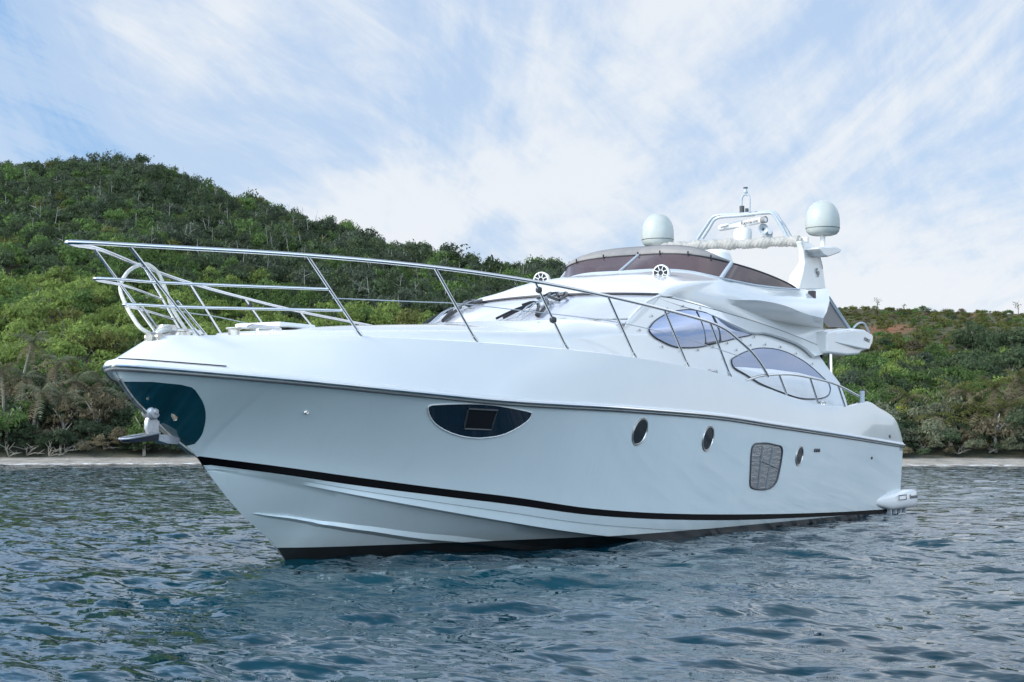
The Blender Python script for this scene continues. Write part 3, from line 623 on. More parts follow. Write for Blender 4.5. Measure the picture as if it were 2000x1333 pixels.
for sg in (-1, 1):
    MB().tube([(p[0], sg*-p[1] if False else (p[1] if sg < 0 else -p[1]), p[2]) for p in [(q[0], q[1] - .004, q[2]) for q in a]], .0045, 5).build('panel_gap', M['darkgrey'], upper)
# aft end of the moulding and flybridge floor
ends = [r[-1] for r in rowsM]
MB().grid([ends, mir(ends)]).build('moulding_end', M['gel'], upper)
MB().box((15.9, 0, 3.72), 6.6, 3.6, .12).build('flybridge_floor', M['deck'], yacht)
MB().box((13.9, .55, 4.35), .5, 1.1, .9).build('helm_console', M['gelm'], yacht, bevel=.12)
MB().lathe([(.001, .36), (.16, .35), (.28, .28), (.33, .12), (.33, -.3)], (15.4, -.62, 4.82), (0, 0, 1), 24).build('helm_seat', M['seat'], yacht)

# flybridge windscreen
fbw = empty('flybridge_screen', (13, 0, 4.5), yacht)
F = T['FBT']; top = smooth(F, 6); kb = [K0[0], K0[1], K0[2], K0[3], K0[5], K0[6], K0[7], K0[8], lerp(K0[8], K0[9], .7), K0[9]]
bot = smooth(kb, 6)
bot = [(p[0], p[1], p[2] - .01) for p in bot]
def msplit(i0, i1, sg):
    r = [[(lerp(p, q, k)[0], sg*lerp(p, q, k)[1], lerp(p, q, k)[2]) for p, q in zip(bot[i0:i1+1], top[i0:i1+1])] for k in (0, .5, 1)]
    return MB().grid(r)
for sg in (1, -1):
    sub(msplit(0, 24, sg).build('front_pane', M['fbglass'], None), fbw); sub(msplit(24, len(top)-1, sg).build('side_pane', M['fbglass'], None), fbw)
    p, q = bot[24], top[24]; sub(MB().tube([(p[0]-.01, sg*p[1]*1.005, p[2]), (q[0]-.01, sg*q[1]*1.005, q[2])], .04, 8).build('mullion', M['alu'], None), fbw)
p, q = bot[0], top[0]; sub(MB().tube([(p[0]-.01, 0, p[2]), (q[0]-.01, 0, q[2])], .028, 8).build('mullion', M['alu'], None), fbw)
fullt = [(p[0], -p[1], p[2]) for p in top[::-1]] + top[1:]
sub(MB().tube(fullt, .016, 8).build('top_trim', M['rubber'], None), fbw)
fullb = [(p[0], -p[1], p[2]) for p in bot[::-1]] + bot[1:]
sub(MB().tube([(p[0]-.01, p[1]*1.006, p[2]+.01) for p in fullb], .022, 8).build('base_trim', M['alu'], None), fbw)
# grey canvas strip above it
vt = [p for p in top if p[1] > -1.69]
vup = [(p[0] + .10 + .22*(1 - (abs(p[1])/1.69)**3), p[1]*.985, p[2] + .005 + .19*(1 - (abs(p[1])/1.69)**4)) for p in vt]
vl = [(p[0], -p[1], p[2]) for p in vt[::-1]] + vt[1:]; vu = [(p[0], -p[1], p[2]) for p in vup[::-1]] + vup[1:]
vmid = [(lerp(a_, b_, .55)[0] - .05, lerp(a_, b_, .55)[1], lerp(a_, b_, .55)[2] + .03) for a_, b_ in zip(vl, vu)]
vis = MB().grid([vl, vmid, vu]).build('canvas_strip', M['greyc'], yacht, solid=.012)
for t in (.12, .24, .36, .5, .64, .76, .88):
    i = int(t * (len(vl) - 1)); MB().tube([(vl[i][0]-.02, vl[i][1], vl[i][2]-.05), (vl[i][0]-.03, vl[i][1], vl[i][2]+.06)], .014, 6).build('strap', M['black'], vis)

# deck speakers on the brow
for sg in (-1, 1):
    c = Vector((11.86, sg*1.18, 4.375)); ax = Vector((-1, 0, 0)); ax = Vector((-.95, -.18, .0)).normalized()
    s = empty('speaker', tuple(c), yacht)
    sub(MB().lathe([(.12, .105), (.14, .10), (.148, .07), (.145, -.02), (.12, -.11), (.06, -.15), (.001, -.16)], c, ax, 26).build('can', M['gel'], None), s)
    sub(MB().lathe([(.001, .085), (.122, .088)], c, ax, 24).build('cone', M['black'], None), s)
    g = MB(); a_ = Vector((0, 0, 1)); b_ = ax.cross(a_).normalized()
    for k in range(8):
        d = a_*math.cos(k*math.pi/4 + .39) + b_*math.sin(k*math.pi/4 + .39); g.tube([tuple(c + ax*.098 + d*.045), tuple(c + ax*.102 + d*.125)], .0085, 6)
    g.lathe([(.04, .096), (.052, .104), (.056, .096)], c, ax, 18)
    sub(g.build('grille', M['gel'], None), s)
    sub(MB().box(c + Vector((.05, 0, -.20)), .16, .06, .14).build('bracket', M['alu'], None), s)

# radar arch
arch = empty('radar_arch', (17.6, 0, 4.5), yacht)
def shift(P, y0, y1, dx=0): return [(p[0] + dx + .75*0, y0, p[2]) for p in P]
AO = T['ARCHO']
from_y = lambda p, y: (p[0] + (p[1] - y)*-1 * 2.3 * 1.0, y, p[2])
for sg in (-1, 1):
    A_ = [(p[0] + .46, sg*1.73, p[2] + .05) for p in AO]                 # outer face, measured on the plane y = -1.93 and carried in
    B_ = [(p[0] + .50 + .10*0, sg*(1.46 if p[2] < 5.0 else 1.58), p[2] + .05) for p in AO]
    sub(MB().prism(A_, B_).build('leg', M['gel'], None, bevel=.03), arch)
    wv = [(p[0] - .02, p[2]) for p in T['WING']]
    sub(MB().prism([(x, sg*2.02, z) for x, z in wv], [(x, sg*1.62, z) for x, z in wv]).build('wing', M['gel'], None, bevel=.03), arch)
# furled sun awning wrapped round the arch beam
rc = MB(); rows = []; rng = random.Random(4)
ph = [rng.uniform(0, 6.28) for _ in range(12)]
ys = np.linspace(-1.52, 1.56, 200)
for i, y in enumerate(ys):
    c = np.array((17.70, y, 5.56 + .03*(y/1.5) + .006*math.sin(y*5))); row = []
    rr = .102 + .008*math.sin(y*9 + ph[0]) + .012*math.sin(y*17 + ph[1]); rr *= .72 if abs(y) > 1.45 else 1
    for k in range(30):
        a_ = 2*math.pi*k/30
        w = .005*math.sin(a_*2 + y*9 + ph[2]) + .0045*math.sin(a_*2 - y*23 + 1.6*math.sin(y*5) + ph[3]) + .005*math.sin(a_*3 + y*47 + 2.2*math.sin(y*7)) + .0045*math.sin(a_*5 - y*83 + 2*math.sin(y*11))
        row.append(c + np.array((math.cos(a_)*1.15, 0, math.sin(a_)))*(rr + w))
    rows.append(row)
rc.grid(rows, True); rc.add(rows[0], [tuple(range(30))]); rc.add(rows[-1], [tuple(range(30))])
sub(rc.build('awning_roll', M['canvas'], None, sharp=80), arch)
sub(MB().tube([(17.72, -1.62, 5.55), (17.72, 1.62, 5.6)], .06, 12).build('beam', M['gel'], None), arch)
for k in ('HOOP1', 'HOOP2'): sub(MB().tube(smooth(T[k], 5), .034, 10).build('hoop_tube', M['alu'], None), arch)
mc = np.array((17.85, -.228, 6.17))
mst = empty('mast_light', tuple(mc), yacht)
sub(MB().tube(smooth(T['MASTU'], 4), .022, 8).build('hoop', M['alu'], None), mst)
sub(MB().lathe([(.001, .145), (.045, .145), (.045, .115), (.03, .11), (.036, .06), (.046, .055), (.046, .025), (.03, .02), (.024, -.02)], (17.85, -.228, 6.60), (0, 0, 1), 18).build('lantern', M['alu'], None), mst)
sub(MB().lathe([(.001, .03), (.046, .028), (.046, 0), (.001, 0)], (17.85, -.228, 6.715), (0, 0, 1), 16).build('lantern_cap', M['darkgrey'], None), mst)
sub(MB().box((17.85, -.19, 6.175), .34, .36, .05).build('mount_plate', M['alu'], None, bevel=.015), mst)
sub(MB().lathe([(.001, .135), (.05, .13), (.05, -.02)], (17.80, -.165, 6.22), (0, 0, 1), 16).build('nav_lamp', M['darkgrey'], None), mst)
sub(MB().lathe([(.001, .09), (.034, .085), (.034, -.02)], (17.82, -.262, 6.21), (0, 0, 1), 14).build('aerial_stub', M['darkgrey'], None), mst)
# open array radar
rd = empty('radar', (17.85, -.17, 5.7), yacht)
a_, b_ = Vector((18.02, .44, 5.955)), Vector((17.66, -.74, 6.015)); ax = (b_ - a_).normalized()
sub(MB().tube([a_, a_ + ax*.02, a_ + ax*.05, b_ - ax*.05, b_ - ax*.02, b_], [.045, .06, .067, .067, .06, .045], 18, flat=1.0).build('array', M['gelm'], None), rd)
sub(MB().tube([b_ - ax*.10, b_ + ax*.005], .0685, 18, False).build('end_cap', M['greyc'], None), rd)
sub(MB().lathe([(.001, .29), (.05, .28), (.06, .22), (.17, .19), (.19, .12), (.185, .0), (.17, -.12)], (17.82, -.17, 5.68), (0, 0, 1), 26).build('pedestal', M['gelm'], None), rd)
# horn and small lamp beside the radar
hn = empty('horn', (17.85, -.62, 5.83), yacht)
sub(MB().lathe([(.018, .0), (.022, .04), (.05, .08), (.095, .105), (.108, .105), (.108, .095), (.05, .06), (.03, -.02), (.03, -.2), (.001, -.2)], (17.85, -.615, 5.835), (-.95, -.3, .05), 24).build('trumpet', M['alu'], None), hn)
sub(MB().lathe([(.001, .02), (.026, .02)], (17.83, -.622, 5.835), (-.95, -.3, .05), 12).build('throat', M['black'], None), hn)
sub(MB().lathe([(.001, .06), (.045, .055), (.052, .0), (.04, -.06)], (17.85, -.765, 5.765), (-.95, -.3, .05), 18).build('second_trumpet', M['alu'], None), hn)
sub(MB().box((17.9, -.68, 5.72), .05, .2, .14).build('bracket', M['alu'], None), hn)
# satellite domes
for sg in (-1, 1):
    d = empty('satellite_dome', (17.97, sg*1.84, 5.4), yacht); c = (17.97, sg*1.84, 5.99)
    sub(MB().lathe([(.001, .372), (.07, .364), (.14, .338), (.20, .300), (.25, .250), (.295, .175), (.325, .09), (.341, -.01), (.345, -.11), (.340, -.20), (.322, -.27), (.28, -.315), (.22, -.335), (.001, -.345)], c, (0, 0, 1), 40).build('radome', M['dome'], None), d)
    sub(MB().lathe([(.05, -.34), (.05, -.56), (.09, -.58), (.09, -.6)], c, (0, 0, 1), 18).build('post', M['gel'], None), d)
    sub(MB().lathe([(.3425, -.195), (.3465, -.20), (.3435, -.206)], c, (0, 0, 1), 40).build('seam', M['darkgrey'], None), d)

# aft end of the flybridge
LX, LZ = 16.62, 4.33
ov = T['OVER']
MB().prism([(p[0], -2.2, p[2]) for p in ov], [(p[0], 2.2, p[2]) for p in ov]).build('flybridge_overhang', M['gel'], yacht, bevel=.05)
for sg in (-1, 1):
    MB().prism([(17.6, sg*2.215, 3.46), (19.0, sg*2.29, 3.40), (19.62, sg*2.23, 3.42), (19.9, sg*2.2, 3.6), (19.5, sg*2.23, 3.78), (18.4, sg*2.29, 3.74), (17.75, sg*2.23, 3.66)], [(17.3, sg*2.0, 3.45), (19.0, sg*2.0, 3.36), (19.6, sg*2.0, 3.42), (19.9, sg*2.0, 3.6), (19.5, sg*2.0, 3.8), (18.4, sg*2.0, 3.8), (17.3, sg*2.0, 3.66)]).build('overhang_panel', M['gel'], yacht, bevel=.02)
    MB().tube([(17.75, sg*2.05, 2.0), (17.72, sg*2.05, 3.3)], .045, 12).build('cockpit_pillar', M['steel'], yacht)
    MB().tube(smooth([(19.0, sg*2.1, 3.83), (19.3, sg*2.1, 3.94), (19.7, sg*2.1, 3.96), (20.0, sg*2.1, 3.80)], 6), .022, 8).build('overhang_handrail', M['alu'], yacht)
    # smoked curtain with its two white tubes
    cu = MB().add([(17.45, sg*2.05, 4.36), (17.75, sg*2.05, 4.36), (18.75, sg*2.1, 3.82), (17.5, sg*2.1, 3.76), (17.2, sg*2.1, 3.85)], [(0, 1, 2, 3, 4)]).build('smoked_curtain', M['smoke'], yacht)
    for dx in (0, .14): MB().tube([(17.55 + dx, sg*2.06, 4.37), (18.68 + dx*.6, sg*2.11, 3.80)], .022, 8).build('curtain_tube', M['alu'], cu)
    # deck floodlight under the arch
    fd = MB().box((LX, sg*2.10, LZ), .13, .12, .16).build('flood_lamp', M['black'], yacht, bevel=.012)
    MB().tube(smooth([(LX, sg*2.06, LZ - .08), (LX - .04, sg*2.08, LZ - .17), (LX + .05, sg*2.10, LZ - .27), (LX + .18, sg*2.10, LZ - .24), (LX + .12, sg*2.09, LZ - .33)], 4), .010, 6).build('lamp_cable', M['darkgrey'], fd)

# ------------------------------------------------------------------ rails, cleats, small deck gear
rail = empty('bow_rail', (2, 0, 2.8), yacht)
RT = T['RAIL']; side = RT[1:]
loop = smooth([(p[0], -p[1], p[2]) for p in RT[1:][::-1]] + [(-.46, .14, 3.675), (-.66, 0, 3.67), (-.46, -.14, 3.675)] + side, 6)
sub(MB().tube(loop, .0255, 12).build('top_rail', M['steel'], None), rail)
for (t, b) in T['STAN']:
    for sg in (1, -1):
        p, q = (t[0], sg*t[1], t[2]), (b[0], sg*b[1], b[2]); m_ = lerp(q, p, .08)
        sub(MB().tube([p, q], .019, 10).tube([q, lerp(q, p, .02), m_], [.036, .034, .024], 10).build('stanchion', M['steel'], None), rail)
for f, tipx, r in ((.60, -.24, .017), (.33, .22, .017)):
    s1 = lerp(T['STAN'][0][1], T['STAN'][0][0], f); s2 = lerp(T['STAN'][1][1], T['STAN'][1][0], f * .98)
    far = [(s2[0], -s2[1], s2[2]), (s1[0], -s1[1], s1[2])]
    z = s1[2]
    L = smooth(far + [(tipx + .13, .12, z), (tipx, 0, z), (tipx + .13, -.12, z)] + [s1, s2], 8)
    sub(MB().tube(L, r, 10).build('mid_rail', M['steel'], None), rail)
# doubled braces of the pulpit
for sg in (1, -1):
    a_, b_ = T['STAN'][0]
    sub(MB().tube([(a_[0]*.4 + b_[0]*.6 + .10, sg*(a_[1]*.4 + b_[1]*.6), a_[2]*.4 + b_[2]*.6), (b_[0] + .11, sg*b_[1]*1.1, b_[2])], .014, 8).build('brace', M['steel'], None), rail)
for sg in (1, -1):
    sub(MB().tube([(p[0], sg*p[1], p[2]) for p in smooth(T['WIRE'], 5)], .0065, 6).build('lifeline', M['alu'], None), rail)
    for k in (4, 6):
        p = T['WIRE'][k - 1 if k == 4 else k]
    q = RT[5 - 1]; t_, b_ = T['STAN'][3]
    sub(MB().lathe([(.001, .05), (.04, .03), (.045, 0), (.04, -.03), (.001, -.05)], (lerp(t_, b_, .12)[0], sg*lerp(t_, b_, .12)[1], lerp(t_, b_, .12)[2]), (0, 0, 1), 12).build('rail_clamp', M['black'], None), rail)
    sub(MB().lathe([(.001, .05), (.045, .03), (.05, 0), (.045, -.03), (.001, -.05)], (lerp(t_, b_, .56)[0], sg*lerp(t_, b_, .56)[1], lerp(t_, b_, .56)[2]), (0, 0, 1), 12).build('rail_clamp', M['black'], None), rail)
srail = empty('stern_rail', (14, 0, 2.4), yacht)
for sg in (1, -1):
    sub(MB().tube([(p[0], sg*p[1], p[2]) for p in smooth(T['RAIL2'], 6)], .022, 10).build('hand_rail', M['steel'], None), srail)
    S2 = T['STAN2']
    for i in (0, 2, 4): sub(MB().tube([(S2[i][0], sg*S2[i][1], S2[i][2]), (S2[i+1][0], sg*S2[i+1][1], S2[i+1][2])], .020, 10).build('post', M['steel'], None), srail)
    a_, b_ = T['POST']
    wp_ = MB().tube([b_ if sg > 0 else mir([b_])[0], a_ if sg > 0 else mir([a_])[0]], .05, 14).build('warping_post', M['alu'], yacht)
    MB().lathe([(.001, .03), (.036, .025), (.04, 0)], (a_[0], sg*a_[1], a_[2]), (0, 0, 1), 12).build('post_cap', M['black'], wp_)
def cleat(x, y, z, L, h, m='steel'):
    c = MB(); c.tube([(x - L*.22, y, z), (x - L*.22, y, z + h)], .02, 8).tube([(x + L*.22, y, z), (x + L*.22, y, z + h)], .02, 8)
    c.tube([(x - L/2, y, z + h), (x - L*.4, y, z + h + .012), (x + L*.4, y, z + h + .012), (x + L/2, y, z + h)], [.016, .026, .026, .016], 10)
    return c.build('cleat', M[m], yacht)
for sg in (1, -1):
    cleat(1.95, sg*-.62, 2.76, .62, .10)
    cleat(10.85, sg*-2.55, 2.52, .34, .10); cleat(15.9, sg*-2.55, 2.12, .3, .1)
    MB().lathe([(.001, .12), (.10, .115), (.10, .10), (.07, .09), (.07, -.02)], (1.62, sg*-.42, 2.74), (0, 0, 1), 20).build('vent_cowl', M['steelr'], yacht)
    # grab rails on the coachroof
    MB().tube(smooth([(7.05, sg*-1.45, 3.10), (7.08, sg*-1.45, 3.20), (7.25, sg*-1.46, 3.225), (8.0, sg*-1.5, 3.26), (8.1, sg*-1.5, 3.22), (8.12, sg*-1.5, 3.15)], 5), .018, 8).build('grab_rail', M['alu'], yacht)
MB().box((3.35, .35, 3.0), .75, .75, .06).build('deck_hatch', M['gelm'], yacht, bevel=.02)
MB().lathe([(.001, .16), (.11, .15), (.13, .08), (.09, .03), (.14, 0), (.14, -.05)], (1.05, .12, 2.72), (0, 0, 1), 22).build('windlass', M['steelr'], yacht)
MB().tube([(.62, 0, 2.70), (.9, -.02, 2.735)], .055, 10).tube([(.70, -.10, 2.70), (.70, .10, 2.70)], .05, 12).build('bow_roller', M['steelr'], yacht)
# port side latch and rule line on the bulwark
MB().tube([(9.6, -2.785, 2.20), (9.62, -2.79, 2.10)], .008, 6).build('hull_latch', M['steelr'], yacht)

def text(s, size, loc, xdir, ydir, m, name, parent, extr=.002):
    cu = bpy.data.curves.new(name, 'FONT'); cu.body = s; cu.size = size; cu.extrude = extr; cu.align_x = 'CENTER'; cu.align_y = 'CENTER'
    o = bpy.data.objects.new(name, cu); X = Vector(xdir).normalized(); Z = X.cross(Vector(ydir)).normalized(); Y = Z.cross(X)
    R = Matrix((X, Y, Z)).transposed(); cu.materials.append(m); link(o, parent)
    bpy.context.view_layer.update(); me = bpy.data.meshes.new_from_object(o.evaluated_get(bpy.context.evaluated_depsgraph_get())); bpy.data.objects.remove(o)
    o = link(bpy.data.objects.new(name, me), parent); o.matrix_basis = Matrix.Translation(Vector(loc)) @ R.to_4x4(); return o
text('68', .20, (17.90, -1.748, 4.90), (.72, 0, -.70), (.70, 0, .72), M['letter'], 'arch_lettering', yacht)
text('EVOLUTION', .065, (18.10, -1.748, 5.15), (.55, 0, -.83), (.83, 0, .55), M['letter'], 'arch_lettering', yacht)
text('AZIMUT', .105, (19.45, -2.236, 3.60), (1, 0, -.10), (0, 0, 1), M['letter'], 'maker_lettering', yacht)
ax2 = (b_ if False else Vector((17.66, -.74, 6.015)) - Vector((18.02, .44, 5.955))).normalized()
fr = Vector((-1, -.3, 0)).normalized(); cen = Vector((18.02, .44, 5.955)).lerp(Vector((17.66, -.74, 6.015)), .70)
nrm = (fr - ax2 * fr.dot(ax2)).normalized()
text('Raymarine', .105, cen + nrm*.069, ax2, (0, 0, 1), M['black'], 'radar_lettering', yacht)
text('DIGITAL HD', .04, Vector((18.02, .44, 5.955)).lerp(Vector((17.66, -.74, 6.015)), .16) + nrm*.069, ax2, (0, 0, 1), M['letter'], 'radar_lettering', yacht)
text('Besenzoni', .13, (20.95, -2.71, .335), (1, 0, 0), (0, 0, 1), M['letter'], 'platform_lettering', yacht)
MB().tube([(19.95, -2.706, .385), (20.45, -2.706, .385), (20.45, -2.706, .29), (19.95, -2.706, .29), (19.95, -2.706, .385)], .008, 5).build('platform_badge', M['letter'], yacht)
text('Y', .24, (19.05, -2.655, 1.86), (1, 0, 0), (0, 0, 1), M['letter'], 'bulwark_emblem', yacht)
text('68 E', .09, (19.55, -2.66, 1.60), (1, 0, 0), (0, 0, 1), M['letter'], 'bulwark_lettering', yacht)

# ------------------------------------------------------------------ anchor and bow rope
SHANK = [(.591, 1.735), (.62, 1.79), (.72, 1.79), (.80, 1.75), (.785, 1.66), (.80, 1.55), (.64, 1.55), (.585, 1.641)]
anc = tag(empty('anchor', (.70, 0, 1.9)), 'galvanised anchor hanging from the stem roller under the bow plate', 'anchor')
def asub(o): return sub(o, anc)
def slab(P, h): return MB().prism([(x, -h, z) for x, z in P], [(x, h, z) for x, z in P])
asub(slab(SHANK, .03).build('shank', M['galv'], None, bevel=.015))
asub(MB().lathe([(.001, .10), (.025, .10), (.03, .08), (.075, .075), (.092, .055), (.095, .02), (.095, -.02), (.092, -.055), (.075, -.075), (.03, -.08), (.025, -.10), (.001, -.10)], (.67, 0, 1.84), (0, 1, 0), 22).build('swivel', M['galv'], None))
fk = MB()
for sg in (-1, 1): fk.prism([(x, sg*y, z) for x, y, z in ((.70, .01, 1.585), (.86, .10, 1.575), (1.05, .10, 1.54), (1.17, .01, 1.505))], [(x, sg*y, z) for x, y, z in ((.72, .01, 1.52), (.86, .09, 1.47), (1.03, .08, 1.46), (1.14, .01, 1.48))])
asub(fk.build('fluke', M['galv'], None, bevel=.006))
pt = [(.20, .0), (.24, .07), (.34, .10), (.74, .075)]
top_ = [(x, y, 1.52 + .13*(x - .2)) for x, y in pt] + [(x, -y, 1.52 + .13*(x - .2)) for x, y in pt[::-1][:-1]]
asub(MB().prism(top_, [(x + .02*(x < .3), y*.9, z - .03 - .05*min(1, (x - .2)*4)) for x, y, z in top_]).build('crown_plate', M['navy'], None, bevel=.006))
eg = MB()
for sg in (-1, 1): eg.tube(smooth([(.195, 0, 1.522), (.24, sg*.07, 1.528), (.34, sg*.103, 1.543), (.74, sg*.078, 1.595)], 5), .013, 8)
asub(eg.build('plate_edge', M['galv'], None))
brk = MB()
for sg in (-1, 1): brk.tube(smooth([(.50, sg*.09, 2.00), (.62, sg*.11, 2.01), (.78, sg*.12, 1.96), (.90, sg*.14, 1.82), (.92, sg*.15, 1.74)], 5), .026, 8)
brk.tube([(.52, -.1, 2.0), (.52, .1, 2.0)], .03, 10); brk.build('anchor_bracket', M['steelr'], plate)
MB().tube([(.78, -.13, 1.93), (.92, -.15, 1.76)], .03, 8).build('bracket_end', M['rust'], plate)
rp = tag(MB().tube(smooth(T['ROPE'], 10), .024, 8).build('bow_rope', M['rope']), 'white braided rope looped over the pulpit rail above the bow', 'rope')
ln = MB(); pts = smooth([(.715, 0, 2.717), (.74, -.06, 2.76), (.82, -.07, 2.79), (.92, -.03, 2.80), (.95, .04, 2.76), (.86, .06, 2.73)], 6, True)
tag(ln.tube(pts, .03, 8).tube([(p[0]+.03, p[1]*.7, p[2]+.035) for p in pts], .026, 8).build('rope_coil', M['rope']), 'small grey rope coil heaped on the bow roller', 'rope')

# ------------------------------------------------------------------ water: one displaced sheet, finer near the boat and the bay mouth
SEED = np.random.default_rng(7)
def fast_mesh(name, V, F4, m, parent=None, smooth_=True, col=None, uvs=None):
    me = bpy.data.meshes.new(name); n = len(V); f = len(F4); k = F4.shape[1]
    me.vertices.add(n); me.vertices.foreach_set('co', np.ascontiguousarray(V, np.float32).ravel())
    me.loops.add(f * k); me.loops.foreach_set('vertex_index', np.ascontiguousarray(F4, np.int32).ravel())
    me.polygons.add(f); me.polygons.foreach_set('loop_start', np.arange(0, f*k, k, dtype=np.int32))
    if smooth_: me.polygons.foreach_set('use_smooth', np.ones(f, bool))
    me.update(calc_edges=True)
    if col is not None:
        a = me.color_attributes.new('tint', 'FLOAT_COLOR', 'POINT'); a.data.foreach_set('color', np.ascontiguousarray(np.c_[col, np.ones(n)], np.float32).ravel())
    for q in (m if isinstance(m, (list, tuple)) else [m]): me.materials.append(q)
    return link(bpy.data.objects.new(name, me), parent)
def gridfaces(r, c):
    i = np.arange(r - 1)[:, None] * c + np.arange(c - 1)[None]
    return np.stack([i, i + 1, i + c + 1, i + c], -1).reshape(-1, 4)

def water_mat():
    m = mat('sea_water', (.004, .030, .044), .02, spec=.5, ior=1.34); t, b = bsdf(m)
    g = nd(t, 'ShaderNodeNewGeometry'); mp = nd(t, 'ShaderNodeMapping'); mp.inputs['Rotation'].default_value = (0, 0, -YAW); mp.inputs['Scale'].default_value = (1.9, .62, 1)
    t.links.new(g.outputs['Position'], mp.inputs[0])
    def ncol(scale, detail, dist, amp_):
        n = nd(t, 'ShaderNodeTexNoise'); n.inputs['Scale'].default_value = scale; n.inputs['Detail'].default_value = detail; n.inputs['Distortion'].default_value = dist; t.links.new(mp.outputs[0], n.inputs['Vector'])
        s = nd(t, 'ShaderNodeVectorMath', operation='SUBTRACT'); t.links.new(n.outputs['Color'], s.inputs[0]); s.inputs[1].default_value = (.5, .5, .5)
        k = nd(t, 'ShaderNodeVectorMath', operation='MULTIPLY'); t.links.new(s.outputs[0], k.inputs[0]); k.inputs[1].default_value = (amp_, amp_, 0); return k.outputs[0]
    def vadd(a, b_):
        n = nd(t, 'ShaderNodeVectorMath', operation='ADD'); t.links.new(a, n.inputs[0]); t.links.new(b_, n.inputs[1]); return n.outputs[0]
    def patchy(a):                                               # cat's paws: calmer and more ruffled patches
        f = ramp(t, noise(t, mp.outputs[0], .22, 3, .55, .5), [(.36, (.66, .66, .66)), (.62, (1.22, 1.22, 1.22))])
        n = nd(t, 'ShaderNodeVectorMath', operation='MULTIPLY'); t.links.new(a, n.inputs[0]); t.links.new(f, n.inputs[1]); return n.outputs[0]
    nn = nd(t, 'ShaderNodeVectorMath', operation='NORMALIZE')
    t.links.new(vadd(g.outputs['Normal'], patchy(vadd(ncol(2.8, 2.5, .6, .92), vadd(ncol(8.0, 1.5, .5, .52), ncol(20.0, 0, .3, .16))))), nn.inputs[0]); t.links.new(nn.outputs[0], b.inputs['Normal'])
    f = noise(t, g.outputs['Position'], .12, 3)
    t.links.new(ramp(t, f, [(.35, (.0008, .022, .036)), (.65, (.0015, .032, .048))]), b.inputs['Base Color'])
    return m
M['water'] = water_mat()
CG = np.array([CAMLOC.x, CAMLOC.y])
ang = np.concatenate([np.linspace(-math.pi, -.62, 60)[:-1], np.linspace(-.62, .62, 620), np.linspace(.62, math.pi, 60)[1:]])
rad = [.4]
while rad[-1] < 150: rad.append(rad[-1] * 1.0044 + (.02 if rad[-1] < 7 else 0))
while rad[-1] < 6000: rad.append(rad[-1] * 1.35)
rad = np.array(rad)
AA, RR = np.meshgrid(ang, rad); th = YAW - AA
X0 = CG[0] + RR*np.cos(th); Y0 = CG[1] + RR*np.sin(th)
dx = dy = dzw = 0
NW = 130; wd = YAW + math.radians(158)                             # the chop runs towards the camera
lam = np.exp(SEED.uniform(math.log(.22), math.log(6.0), NW)); dirs = wd + SEED.normal(0, .62, NW); phs = SEED.uniform(0, 6.28, NW)
amp = .0056 * lam**1.0 * np.where(lam > .6, (.6/lam)**.85, 1) ; 
Z0 = np.zeros_like(X0); DX = np.zeros_like(X0); DY = np.zeros_like(X0); spc = np.maximum(RR * .0052, .03)
gust = .75 + .5 * (.5 + .5*np.sin(X0*.16 + 1.3*np.sin(Y0*.11) + .8)) * (.5 + .5*np.sin(Y0*.19 - X0*.05 + 2))
for l, d, p, a in zip(lam, dirs, phs, amp):
    k = 2*math.pi/l; att = np.clip((l / spc - 2.2) / 2.5, 0, 1)
    if att.max() <= 0: continue
    q = k*(X0*math.cos(d) + Y0*math.sin(d)) + p; s = np.sin(q); c = np.cos(q)
    Z0 += a*att*s; DX -= .75*a*att*math.cos(d)*c; DY -= .75*a*att*math.sin(d)*c
sea = fast_mesh('water', np.stack([X0 + DX*gust, Y0 + DY*gust, Z0*gust - .012], -1).reshape(-1, 3), gridfaces(len(rad), len(ang)), M['water']); tag(sea, kind='structure')

# ------------------------------------------------------------------ the island: terrain as one sheet in bearing a (lateral / forward) and distance w from the anchorage
def pxa(px): return (px - 1000) / 3200
SKY_A = pchip([pxa(v) for v in (-700, 0, 60, 130, 220, 300, 400, 500, 600, 700, 800, 900, 960, 1000, 1060, 1120, 1250, 1400, 1600, 1700, 1800, 1900, 2000, 2700)],
              [v / 3200 for v in (520, 548, 553, 556, 562, 548, 508, 472, 446, 412, 384, 362, 350, 346, 350, 340, 310, 285, 270, 267, 263, 260, 257, 250)])
W_SH = pchip([pxa(v) for v in (-700, 0, 380, 1000, 1760, 2000, 2700)], [104, 106, 108, 106, 101, 101, 103])
W_RD = pchip([pxa(v) for v in (-700, 0, 250, 600, 1000, 1200, 1500, 2000, 2700)], [345, 340, 335, 310, 275, 255, 240, 245, 250])
def rfield(seed, n=14, lo=8, hi=60):
    g = np.random.default_rng(seed); L = np.exp(g.uniform(math.log(lo), math.log(hi), n)); d = g.uniform(0, 6.28, n); p = g.uniform(0, 6.28, n); w = L / L.sum()
    return lambda u, v: sum(wi * np.sin(2*math.pi/l*(u*math.cos(a) + v*math.sin(a)) + q) for l, a, q, wi in zip(L, d, p, w))
relief = rfield(3); patch = rfield(11, 16, 10, 45); patch2 = rfield(12, 16, 6, 22)
